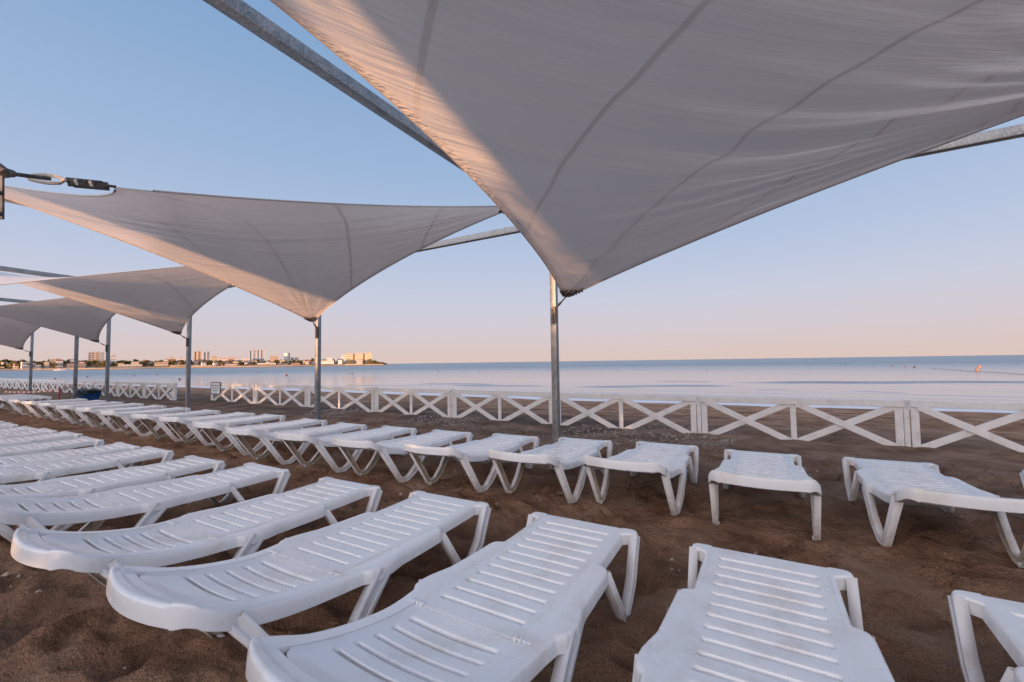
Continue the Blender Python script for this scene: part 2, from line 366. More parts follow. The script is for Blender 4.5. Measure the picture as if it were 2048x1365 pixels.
# ------------------------------------------------------------------ ground and sea
SEA_Z = -1.5
def shore_y(x): return np.interp(x, [-400, -109, -61, -35, -13, 5, 60, 400], [10, 21.5, 26.5, 28.0, 27.5, 29.0, 32, 50])
def ground_z(x, y):
    ys = shore_y(x)
    k = np.clip((y - 9.5) / (ys - 9.5), 0, 3)
    base = np.where(y > 3.2, -.03, np.where(y < 2.4, 0, -.03 * (y - 2.4) / .8))
    prof = np.where(k < 1, -1.47 * (k ** 1.15), -1.47 - 1.2 * (k - 1) * 1.5)
    near = np.clip(1.15 - y / 14, .1, 1)
    foot = vnoise(x * 2.6, y * 2.6, 1) * .055 + vnoise(x * 6.1 + 3, y * 6.1, 2) * .045 + vnoise(x * 13, y * 13, 3) * .018
    dents = -np.clip(vnoise(x * 4.3, y * 3.4, 5) - .16, 0, 1) * .16
    rake = np.clip((y - 8.3) / 1.5, 0, 1) * (vnoise(x * .25, y * 1.9, 6) * .07 + vnoise(x * .5, y * 4.2, 8) * .03)
    ber = np.where(k > .55, vnoise(x * .6, y * .8, 9) * .08 + vnoise(x * .21, y * .05, 12) * .16, 0) * np.clip((k - .55) * 6, 0, 1)
    out = (foot + dents) * near + rake + ber * np.clip(1.1 - k, 0, 1)
    return base + prof + out
def spaced(c, lo, hi, n, s):          # grid lines dense round c
    A = np.arcsinh((lo - c) / s); B = np.arcsinh((hi - c) / s)
    return c + s * np.sinh(np.linspace(A, B, n))
gx = spaced(-.8, -700, 500, 760, 2.6); gy = spaced(1.6, -300, 62, 700, 2.2)
GX, GY = np.meshgrid(gx, gy, indexing='ij')
GZ = ground_z(GX, GY)
near_m = (GX > -20) & (GX < 4) & (GY > -.5) & (GY < 7)
nx, ny_, nz_ = GX[near_m], GY[near_m], GZ[near_m]
prr = np.random.default_rng(3)
for k in range(1500):                     # footprints: a dent with a pushed-up rim
    fxp, fyp = prr.uniform(-9, 4), prr.uniform(-.3, 6.8)
    an = prr.uniform(0, math.pi); aa, bb, dp = prr.uniform(.09, .16), prr.uniform(.05, .08), prr.uniform(.025, .06)
    sel = (np.abs(nx - fxp) < .45) & (np.abs(ny_ - fyp) < .45)
    dx, dy = nx[sel] - fxp, ny_[sel] - fyp
    q = np.sqrt(((dx * math.cos(an) + dy * math.sin(an)) / aa) ** 2 + ((-dx * math.sin(an) + dy * math.cos(an)) / bb) ** 2)
    nz_[sel] += -dp * np.exp(-q ** 4) + dp * .45 * np.exp(-((q - 1.35) / .35) ** 2)
for fxp, fyp in FEET:
    sel = (np.abs(nx - fxp) < .35) & (np.abs(ny_ - fyp) < .35); r2 = (nx[sel] - fxp) ** 2 * 1.8 + (ny_[sel] - fyp) ** 2
    base = .0 if fyp < 2.8 else -.03
    w_ = np.exp(-r2 / .03); nz_[sel] = nz_[sel] * (1 - w_) + (base + .004) * w_ + .022 * np.exp(-((np.sqrt(r2) - .13) / .045) ** 2)
GZ[near_m] = nz_
P = np.stack([GX, GY, GZ], -1)
sand = link('sand', grid_mesh('sand', P), MT['sand']); tag(sand, kind='structure')
# sea sheet out to the horizon; low swells near the beach
def unz(px, py, z):
    d = ray(px, py); k = (z - EYE) / d.z; return (d.x * k, d.y * k)
swells = [((830, 768.0), (1010, 769), .07), ((640, 772), (920, 771), .05), ((880, 771), (1110, 773), .07), ((1130, 774), (1500, 772), .08),
          ((1440, 765.5), (2300, 764), .11), ((1690, 783), (1830, 786), .035), ((1600, 781), (1500, 780), .03), ((1300, 763), (1440, 765), .05)]
sx = spaced(-5, -45000, 45000, 520, 14); sy = np.concatenate([np.linspace(8, 26, 10)[:-1], np.linspace(26, 75, 420), 75 + (45000 - 75) * np.linspace(0, 1, 120)[1:] ** 4])
SX, SY = np.meshgrid(sx, sy, indexing='ij')
SZ = np.full_like(SX, SEA_Z)
SZ += np.clip((110 - SY) / 80, 0, 1) * (vnoise(SX * .10, SY * .55, 21) * .05 + vnoise(SX * .3, SY * 1.6, 22) * .012)
for (a0, a1, h_) in swells:
    (x0, y0), (x1, y1) = unz(*a0, SEA_Z), unz(*a1, SEA_Z)
    if x1 < x0: x0, y0, x1, y1 = x1, y1, x0, y0
    u = (SX - x0) / (x1 - x0); yc = y0 + (y1 - y0) * u + .35 * np.sin(SX * .5)
    env = np.clip(u * 5, 0, 1) * np.clip((1 - u) * 5, 0, 1)
    dY = SY - yc
    SZ += h_ * 1.1 * env * np.where(dY < 0, np.exp(-(dY / .22) ** 2), np.exp(-(dY / .8) ** 2))
sm_ = grid_mesh('sea', np.stack([SX, SY, SZ], -1))
atr = sm_.attributes.new('shore', 'FLOAT', 'POINT'); atr.data.foreach_set('value', (SY - shore_y(SX)).reshape(-1).astype(np.float32))
sea = link('sea', sm_, MT['sea']); tag(sea, kind='structure')
# shells and pebbles round the fence
mb = MB()
for i in range(6800):
    x = random.uniform(-11, -.5); y = random.gauss(7.6, .7)
    if i > 6000: x = random.uniform(-5, 2.5); y = random.uniform(0, 6)
    if vnoise(np.array(x * .8), np.array(y * .8), 31) < -.12 or (i <= 6000 and y < 5.9): continue
    s_ = random.uniform(.006, .018) * random.choice((1, 1, 1.5)); z = float(ground_z(np.array(x), np.array(y))) + s_ * .3
    an = random.random() * 6.28
    o8 = [(math.cos(an + k * 1.571) * s_ * random.uniform(.7, 1.3), math.sin(an + k * 1.571) * s_ * random.uniform(.7, 1.3)) for k in range(4)]
    vs = [(x + p[0], y + p[1], z) for p in o8] + [(x, y, z + s_ * .7), (x, y, z - s_)]
    mb.add(vs, [(0, 1, 4), (1, 2, 4), (2, 3, 4), (3, 0, 4), (1, 0, 5), (2, 1, 5), (3, 2, 5), (0, 3, 5)])
g = mb.build('gravel', MT['pebble'], sm=False); tag(g, 'pale shell gravel scattered along the foot of the white fence', 'gravel', kind='stuff')

# ------------------------------------------------------------------ sun loungers
# local frame: x across, y from head (-) to foot (0 at the foot end), v = -y
def half_w(v):
    pts = [(0, .262), (.004, .285), (.010, .298), (.018, .307), (.03, .312), (.060, .312), (.085, .262), (.10, .246), (.43, .252), (.455, .256), (.475, .298), (.50, .306), (.80, .318), (.90, .342), (.96, .346), (1.00, .338), (1.03, .314), (1.10, .304),
           (1.20, .296), (1.52, .302), (1.60, .316), (1.64, .316)]
    w = float(np.interp(v, [p[0] for p in pts], [p[1] for p in pts]))
    e = (v - 1.64) / .11
    if e > 0: w -= .075 * (1 - math.sqrt(max(0, 1 - min(e, 1) ** 2)))
    return w
VEND = 1.75
def top_z(v): return .330 - .012 * math.sin(math.pi * min(max((v - .05) / 1.05, 0), 1)) if v < 1.10 else .330 - .012 * math.sin(math.pi * min(1, (v - .05) / 1.05)) + .165 * ((v - 1.10) / .65) ** 1.7
def bow(v, u):
    q = max(0, (v - 1.38) / .37); return v - q * q * .060 * (u / .3) ** 2
INS_U, INS0, INS1 = .232, 1.108, 1.655         # the backrest panel let into the frame
def finish(me, edges_slot, slots, skirt):
    pass
def make_panel(vs, cols, wfun, slots, sw, hole=None, back=False):
    rows = []
    for v in vs:
        w = wfun(v); u = list(cols) + ([] if back else [max(.240, w - .034), w - .020, w - .012, w - .005, w])
        sd_ = min([abs(v - c_) for c_ in slots] + [9]); rr = []
        for k, a_ in enumerate(u):
            if back: a_ = min(a_, w)
            z = top_z(v); vv = bow(v, a_)
            if a_ > .224: z += .005
            if not back:
                dE = w - a_
                if dE < .021: z -= .009 * (1 - math.sqrt(max(0, 1 - (1 - dE / .021) ** 2))) if dE > 0 else .009
                if v < .02: z -= .010 * (1 - v / .02) ** 2
                if v > 1.70: z += .006 * min(1, (v - 1.70) / .01)
                if v > VEND - .02: z -= .012 * ((v - VEND + .02) / .02) ** 2
            else:
                z -= .014 * (1 - min(1, a_ / .224) ** 2) * min(1, (v - INS0) / .1) * min(1, max(0, (INS1 - v) / .06))
                z -= .003
            if a_ <= .1805:
                if sd_ <= sw + 1e-6: z -= .0065
                elif sd_ <= sw + .0036: z -= .0011
                elif sd_ <= sw + .0111: z += .0003
            rr.append((a_, vv, z))
        rows.append(rr)
    nc = len(rows[0]); verts = []; idx = {}
    for i, rr in enumerate(rows):
        for k in range(-(nc - 1), nc):
            a_, vv, z = rr[abs(k)]; idx[i, k] = len(verts); verts.append((math.copysign(a_, k) if k else 0, -vv, z))
    faces = []; 
    for i in range(len(rows) - 1):
        mid = (vs[i] + vs[i + 1]) / 2
        inslot = any(abs(mid - c_) < sw for c_ in slots)
        for k in range(-(nc - 1), nc - 1):
            kk = max(abs(k), abs(k + 1)); um = rows[i][kk][0]
            if inslot and um <= .181: continue
            if hole and hole[0] < mid < hole[1] and um <= INS_U + .0002: continue
            faces.append((idx[i, k], idx[i, k + 1], idx[i + 1, k + 1], idx[i + 1, k]))
    me = bpy.data.meshes.new('panel'); me.from_pydata(verts, [], faces)
    bm = bmesh.new(); bm.from_mesh(me)
    loose = [v for v in bm.verts if not v.link_faces]; bmesh.ops.delete(bm, geom=loose, context='VERTS')
    be = [e for e in bm.edges if len(e.link_faces) == 1]
    def inner(e):
        c_ = (e.verts[0].co + e.verts[1].co) / 2
        if all(abs(q.co.x) <= .1806 for q in e.verts) and any(abs(-c_.y - q) < sw + .004 for q in slots): return True
        if hole and abs(c_.x) <= INS_U + .001 and hole[0] - .01 < -c_.y < hole[1] + .001: return True
        return back
    ie = [e for e in be if inner(e)]; oe = [e for e in be if not inner(e)]
    nb = {}
    for e in oe:
        p_, q_ = e.verts
        nb.setdefault(p_, []).append(q_); nb.setdefault(q_, []).append(p_)
    out = {}
    for v_, l_ in nb.items():
        tg = (l_[-1].co - l_[0].co) if len(l_) > 1 else (l_[0].co - v_.co)
        n_ = Vector((tg.y, -tg.x, 0)); n_ = n_.normalized() if n_.length > 1e-6 else Vector((0, 0, 0))
        if n_.dot(Vector((v_.co.x * 3, v_.co.y + .88, 0))) < 0: n_ = -n_
        out[(round(v_.co.x, 5), round(v_.co.y, 5))] = (n_, 1.0 + .30 * (lambda a_: a_ * a_ * (3 - 2 * a_))(min(1, max(0, (-v_.co.y - 1.1) / .6))))
    def ext(edges, dz, spread):
        nonlocal out
        r_ = bmesh.ops.extrude_edge_only(bm, edges=edges)
        nv = set(x for x in r_['geom'] if isinstance(x, bmesh.types.BMVert))
        ne = [x for x in r_['geom'] if isinstance(x, bmesh.types.BMEdge) and all(q in nv for q in x.verts)]
        o2 = {}
        for q in nv:
            n_, k = out.get((round(q.co.x, 5), round(q.co.y, 5)), (Vector((0, 0, 0)), 1.0))
            q.co.z -= dz * k; q.co += n_ * spread
            o2[(round(q.co.x, 5), round(q.co.y, 5))] = (n_, k)
        out = {**out, **o2}
        return ne
    if ie: ext(ie, .018, 0)
    if oe:
        e1 = ext(oe, .006, .0025); e2 = ext(e1, .020, .0025); e3 = ext(e2, .021, .0015); e4 = ext(e3, .003, -.004); ext(e4, -.030, -.002)
    bmesh.ops.recalc_face_normals(bm, faces=bm.faces)
    up = sum((1 if f_.normal.z > 0 else -1) for f_ in bm.faces if abs(f_.normal.z) > .9)
    if up < 0: bmesh.ops.reverse_faces(bm, faces=bm.faces)
    bm.to_mesh(me); bm.free(); smooth(me, 38)
    return me
def rows_for(v0, v1, n, extra, slots, sw):
    vs = set(round(v0 + (v1 - v0) * i / n, 4) for i in range(n + 1)) | set(extra)
    for c_ in slots: vs = {x for x in vs if abs(x - c_) > sw + .0125}
    for c_ in slots:
        for d_ in (-sw - .011, -sw - .0035, -sw, sw, sw + .0035, sw + .011): vs.add(round(c_ + d_, 5))
    return sorted(vs)
def body_mesh():
    sl = [.125 + .0805 * i for i in range(12)]
    ex = [.002, .004, .007, .010, .014, .018, .024, .03, .06, .07, .085, .10, .43, .445, .455, .465, .475, .49, .96, .98, 1.0, 1.012, 1.03, 1.094, INS0 - .004, INS1 + .004,
          1.60, 1.62, 1.64, 1.67, 1.69, 1.70, 1.706, 1.712, 1.72, 1.728, 1.735, 1.741, 1.746, 1.749]
    vs = rows_for(0, VEND, 52, ex, sl, .0088)
    cols = [0, .05, .10, .15, .180, .1875, .197, .215, .224, INS_U]
    return make_panel(vs, cols, half_w, sl, .0088, hole=(INS0 - .004, INS1 + .004))
def back_mesh():
    sl = [1.185, 1.262, 1.339, 1.416, 1.493]
    vs = rows_for(INS0, INS1, 22, [1.60, 1.62, 1.635, 1.645, 1.652], sl, .009)
    def wf(v):
        e = (v - 1.60) / .055; return INS_U - .0028 - (.055 * (1 - math.sqrt(max(0, 1 - min(e, 1) ** 2))) if e > 0 else 0)
    return make_panel(vs, [0, .05, .10, .15, .180, .1875, .197, .212, .2292], wf, sl, .009, back=True)
def band(pts, hw, x0, side, depth=.040, steps=4):
    # channel-section bar following (v, z) points; opens towards the inside
    pts = [Vector(p) for p in pts]
    P_, W_ = [], []
    for i in range(len(pts)):
        if 0 < i < len(pts) - 1:      # round the corners
            a_ = pts[i] + (pts[i - 1] - pts[i]) * min(.45, .022 / (pts[i - 1] - pts[i]).length)
            c_ = pts[i] + (pts[i + 1] - pts[i]) * min(.45, .022 / (pts[i + 1] - pts[i]).length)
            for k in range(steps + 1):
                q = k / steps; P_.append(a_ * (1 - q) ** 2 + pts[i] * 2 * q * (1 - q) + c_ * q * q); W_.append(hw[i])
        else: P_.append(pts[i]); W_.append(hw[i])
    prof = [(-1, depth), (-1, .004), (-.88, 0), (-.45, 0), (-.33, .006), (.33, .006), (.45, 0), (.88, 0), (1, .004), (1, depth)]
    vs, fs = [], []
    for i, p in enumerate(P_):
        d = (P_[min(i + 1, len(P_) - 1)] - P_[max(i - 1, 0)]).normalized(); n = Vector((-d.y, d.x))
        for (o, dep) in prof:
            q = p + n * W_[i] * o
            xo = float(np.interp(-0 + q.x, [k_[0] for k_ in x0], [k_[1] for k_ in x0]))
            vs.append((side * (xo - dep), -q.x, q.y))
    m_ = len(prof)
    for i in range(len(P_) - 1):
        for k in range(m_ - 1): fs.append((i * m_ + k, i * m_ + k + 1, (i + 1) * m_ + k + 1, (i + 1) * m_ + k))
    return vs, fs
def leg_mesh(pts, hw, side, x0):
    mb = MB(); mb.add(*band(pts, hw, x0, side))
    me = mb.mesh('leg', ang=30); me.materials.append(MT['leg']); me.materials.append(MT['inner'])
    bm = bmesh.new(); bm.from_mesh(me)
    s_ = sum(f_.normal.x * f_.calc_area() for f_ in bm.faces)
    if s_ * side < 0: bmesh.ops.reverse_faces(bm, faces=bm.faces)
    bm.to_mesh(me); bm.free()
    return me
SEAT = body_mesh(); BACK = back_mesh()
FOOT = [(.036, .316), (.130, .125), (.245, .024), (.300, .022), (.478, .300)]
HEAD = [(.932, .304), (1.085, .115), (1.205, .026), (1.300, .024), (1.560, .395)]
def lounger_proto():
    root = empty('sun_lounger')
    link('seat', SEAT, MT['plastic'], root); b_ = link('backrest', BACK, MT['plastic'], root)
    for sd_ in (-1, 1):
        for pts, hw, x0 in ((FOOT, [.036, .034, .024, .018, .017], [(.0, .321), (.13, .323), (.30, .326), (.44, .318), (.48, .306)]), (HEAD, [.042, .036, .026, .024, .032], [(.93, .352), (1.08, .346), (1.25, .335), (1.56, .3215)])):
            o = link('leg', leg_mesh(pts, hw, sd_, x0), None, root)
            md = o.modifiers.new('thickness', 'SOLIDIFY'); md.thickness = .004; md.offset = -1
            md.material_offset = 1; md.material_offset_rim = 1
    for sd_ in (-1, 1):
        mb = MB()
        for k in range(4): mb.box((sd_ * (.205 + .017 * k), -1.1015, .333), (.010, .020, .012))
        mb.tube([(sd_ * .195, -1.1015, .332), (sd_ * .268, -1.1015, .332)], .005, 8)
        mb.build('hinge', MT['plastic'], root, bevel=.002, seg=1)
    mb = MB()
    for sx_, v in ((-1, 1.30), (1, 1.30), (-1, .20), (1, .20)):
        mb = MB(); mb.tube([(sx_ * .286, -v, .016), (sx_ * .314, -v, .016)], .016, 12)
        mb.build('foot', MT['plastic'], root, bevel=.003, seg=1)
    return root
ORD = ['first', 'second', 'third', 'fourth', 'fifth', 'sixth', 'seventh', 'eighth', 'ninth', 'tenth', 'eleventh', 'twelfth', 'thirteenth',
       'fourteenth', 'fifteenth', 'sixteenth', 'seventeenth', 'eighteenth', 'nineteenth', 'twentieth']
proto = lounger_proto(); used = False
def place_lounger(x, y, z, rz, label, group):
    global used
    o = copy_tree(proto) if used else proto
    used = True
    o.location = (x, y, z); o.rotation_euler = (0, 0, R(rz))
    tag(o, label, 'sun lounger', group)
    return o
# front row: (right edge x, foot y)
for i, (xr, yf) in enumerate(row1):
    lab = {0: 'white plastic sun lounger cut off by the right edge in the front row', 1: 'large white sun lounger in the front row cut by the bottom edge, seen end on'}.get(
        i, 'white plastic slatted sun lounger, %s from the right in front row' % ORD[i])
    place_lounger(xr - .312, yf, -.014, tw1[i], lab, 'sun loungers in the front row')
for i, (xr, yf) in enumerate(zip(row2x, row2y)):
    lab = 'white plastic sun lounger in the back row, cut off by the right edge' if i == 0 else 'white plastic sun lounger, %s from the right in the back row by the fence' % ORD[i]
    place_lounger(xr - .312, yf, -.022, random.uniform(-2, 2) + (1.5 if i in (1, 2) else 0), lab, 'sun loungers in the back row')
for i, (xr, yf) in enumerate([(-20.0, 4.45), (-20.95, 4.5), (-21.9, 4.5), (-22.9, 4.45)]):
    place_lounger(xr - .312, yf, -.022, random.uniform(-2, 2), 'distant white lounger left of the red post, %s of four from the right' % ORD[i], 'distant sun loungers beyond the tape')

# ------------------------------------------------------------------ fences
def fence_run(name, label, xs, yfun, h=.635):
    root = empty(name, (xs[0], yfun(xs[0]), -.03)); tag(root, label, 'fence')
    ox, oy, oz = root.location
    def L(x, y, z): return (x - ox, y - oy, z)
    for i, x in enumerate(xs):
        y = yfun(x); g_ = -.10
        post = MB()
        for dx, w, d in ((-.086, .088, .026), (0, .060, .06), (.086, .088, .026)):
            if (i == 0 and dx > .01) or (i == len(xs) - 1 and dx < -.01): continue
            post.box(L(x + dx, y - (.03 if abs(dx) > .01 else 0), (h - .004 * (dx != 0) + .012 * (dx == 0) + g_) / 2), (w, d, h - .004 * (dx != 0) + .012 * (dx == 0) - g_))
        post.build('post', MT['wood'], root, bevel=.004, seg=1)
        if i == len(xs) - 1: break
        x2 = xs[i + 1]; y2 = yfun(x2); sg = -1 if x2 < x else 1
        a0 = Vector((x + sg * .12, y - .030, 0)); a1 = Vector((x2 - sg * .12, y2 - .030, 0)); mid = (a0 + a1) / 2
        r_ = MB(); e0 = Vector((0, -.022, 0))
        sag = random.uniform(-.008, .004)
        p0 = Vector((x + sg * .03, y - .056, h - .048)); p1 = Vector((x2 - sg * .03, y2 - .056, h - .048 + sag))
        r_.bar(L(*p0), L(*p1), .022, .095); r_.build('rail', MT['wood'], root, bevel=.004, seg=1)
        mp = MB(); mp.box(L(mid.x, mid.y + .002, (h - .10) / 2 - .03), (.075, .026, h - .03)); mp.build('picket', MT['wood'], root, bevel=.004, seg=1)
        for q0, q1 in ((a0, mid - (a1 - a0).normalized() * .05), (mid + (a1 - a0).normalized() * .05, a1)):
            for k in (0, 1):
                z0, z1 = (h - .085, -.03) if k == 0 else (-.03, h - .085)
                off = Vector((0, -.002 - .024 * k, 0))
                br = MB(); br.bar(L(*(q0 + off + Vector((0, 0, z0)))), L(*(q1 + off + Vector((0, 0, z1)))), .022, .092); br.build('brace', MT['wood'], root, bevel=.003, seg=1)
    return root
fx1 = [6.8, 4.2, 1.61, -1.07, -3.72, -6.36, -8.97, -11.92, -14.78, -17.76]
fy1 = lambda x: float(np.interp(x, [-18, -12, -6, -3.7, -1, 1.6, 7], [8.1, 8.05, 7.95, 7.9, 7.95, 8.1, 8.3]))
fence_run('wooden_fence', 'white wooden fence with crossed braces along the beach, from the right edge to the sign', fx1, fy1)
fx2 = [-19.15 - 2.72 * k for k in range(14)]
fence_run('wooden_fence', 'distant white wooden crossed-brace fence on the left, beyond the gap', fx2, lambda x: 7.5 + .0 * x)
# board on the fence end
bo = MB(); bo.box((-19.62, 7.53, .30), (.62, .02, .58)); o = bo.build('white_board', MT['wood'], bevel=.004)
tag(o, 'plain white board fixed behind the end panel of the far left fence', 'board')
sg_ = empty('sign', (-17.25, 7.98, .43)); tag(sg_, 'small white notice sign with dark frame and three lines hung on the fence end', 'sign')
mb = MB(); mb.box((0, 0, 0), (.62, .018, .42)); mb.build('face', MT['signface'], sg_)
for i, (w, z) in enumerate(((.50, .09), (.44, .0), (.30, -.085))):
    mb = MB(); mb.box((0, -.012, z), (w, .004, .018)); mb.build('text_line', MT['signink'], sg_)
mb = MB()
for z in (-.21, .21): mb.box((0, -.004, z), (.66, .03, .022))
for x in (-.32, .32): mb.box((x, -.004, 0), (.022, .03, .40))
mb.build('frame', MT['signframe'], sg_)

# ------------------------------------------------------------------ steel frame of the sails
PY = 6.2; NY = .45
PX = [3.35, -2.91, -8.85, -15.04, -21.44, -31.4]
def plate(parent, x, y, z, sgx, sgy, L_=.26):
    mb = MB(); mb.box((x + sgx * .052, y + sgy * .052, z), (.012, .075, L_)); mb.box((x + sgx * .03, y + sgy * .075, z), (.055, .012, L_))
    for k in (-.09, 0, .09):
        mb.tube([(x + sgx * .03, y + sgy * .070, z + k), (x + sgx * .03, y + sgy * .092, z + k)], .009, 6)
        mb.tube([(x + sgx * .05, y + sgy * .062, z + k), (x + sgx * .072, y + sgy * .062, z + k)], .009, 6)
    return mb.build('bracket', MT['hardware'], parent, bevel=.002, seg=1)
plabels = ['galvanised steel post standing just right of the picture', 'galvanised square steel post behind the loungers under the largest sail corner',
           'galvanised square steel post under the orange lit sail corner', 'galvanised square steel post in the gap between the two fences', 'galvanised square steel post just right of the blue bin',
           'farthest galvanised square steel post near the left edge']
for i, x in enumerate(PX):
    y = PY
    p = empty('steel_post', (x, y, -.03)); tag(p, plabels[i], 'post', 'steel posts of the sail frame')
    mb = MB(); mb.box((0, 0, 1.64), (.098, .098, 3.72)); mb.build('shaft', MT['steel'], p, bevel=.008)
    mb = MB(); mb.box((0, 0, 3.505), (.106, .106, .010)); mb.build('cap', MT['steel'], p)
    plate(p, 0, 0, 1.98, 1, -1)
    plate(p, 0, 0, 3.62 - .25, -1, -1, .16)
for i, x in enumerate([-3.18, 3.35]):
    p = empty('steel_post', (x, NY - .03 if i == 0 else NY, 0)); tag(p, ['galvanised steel post at the left edge holding the rope of the sail', 'galvanised steel post behind the viewer on the right'][i], 'post', 'steel posts of the sail frame')
    mb = MB(); mb.box((0, 0, 1.62), (.098, .098, 3.70)); mb.build('shaft', MT['steel'], p, bevel=.008)
    if i == 0:
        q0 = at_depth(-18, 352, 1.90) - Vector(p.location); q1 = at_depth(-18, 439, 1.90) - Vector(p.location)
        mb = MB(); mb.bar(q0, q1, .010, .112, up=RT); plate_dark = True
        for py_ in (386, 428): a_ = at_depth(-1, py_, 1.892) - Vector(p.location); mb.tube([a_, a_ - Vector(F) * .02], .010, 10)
        mb.build('bracket', MT['shade_toned'], p, bevel=.002, seg=1)
p = empty('steel_post', (-22.68, 5.64, -.03)); tag(p, 'galvanised steel post wrapped with red and white tape left of the blue bin', 'post')
mb = MB(); mb.box((0, 0, 1.45), (.10, .10, 3.1)); mb.build('shaft', MT['steel'], p, bevel=.008)
mb = MB()
for k in range(3): mb.box((0, 0, .60 + k * .03), (.112, .112, .014))
mb.build('tape_wrap', MT['redpaint'], p)
def beam(p, q, label):
    mb = MB(); c_ = (Vector(p) + Vector(q)) / 2; mb.bar(Vector(p) - c_, Vector(q) - c_, .10, .105)
    o = mb.build('steel_beam', MT['steel'], bevel=.008); o.location = c_; tag(o, label, 'beam', 'steel beams of the sail frame')
BZ = 3.44
beam((PX[0] + 8, PY, BZ), (PX[0] - .056, PY, BZ), 'galvanised horizontal steel beam leaving at the right edge')
beam((PX[0] - .06, PY, BZ), (PX[1] + .056, PY, BZ), 'galvanised horizontal beam running behind the largest sail, seen at the right')
for i in range(1, 5):
    beam((PX[i] - .06, PY, BZ), (PX[i + 1] + .056, PY, BZ), ['', 'galvanised beam between the nearest two posts, short stretch seen right of the second sail',
      'galvanised beam hidden behind the second and third sails', 'galvanised beam above the third and fourth sails', 'farthest galvanised beam at the left above the sails'][i])
for i in range(1, 6):
    beam((PX[i], PY - .056, BZ - .03), (PX[i] - .02, NY - 2.5 if i == 1 else NY, BZ + (.22 if i == 1 else .15)), ['', 'long galvanised steel beam crossing the sky at upper centre left', 'sunlit galvanised beam at the left edge below the second sail',
      'thin distant beam at the left edge above the pale sail', 'second thin distant beam at the left edge', 'farthest thin beam above the last sail'][i])
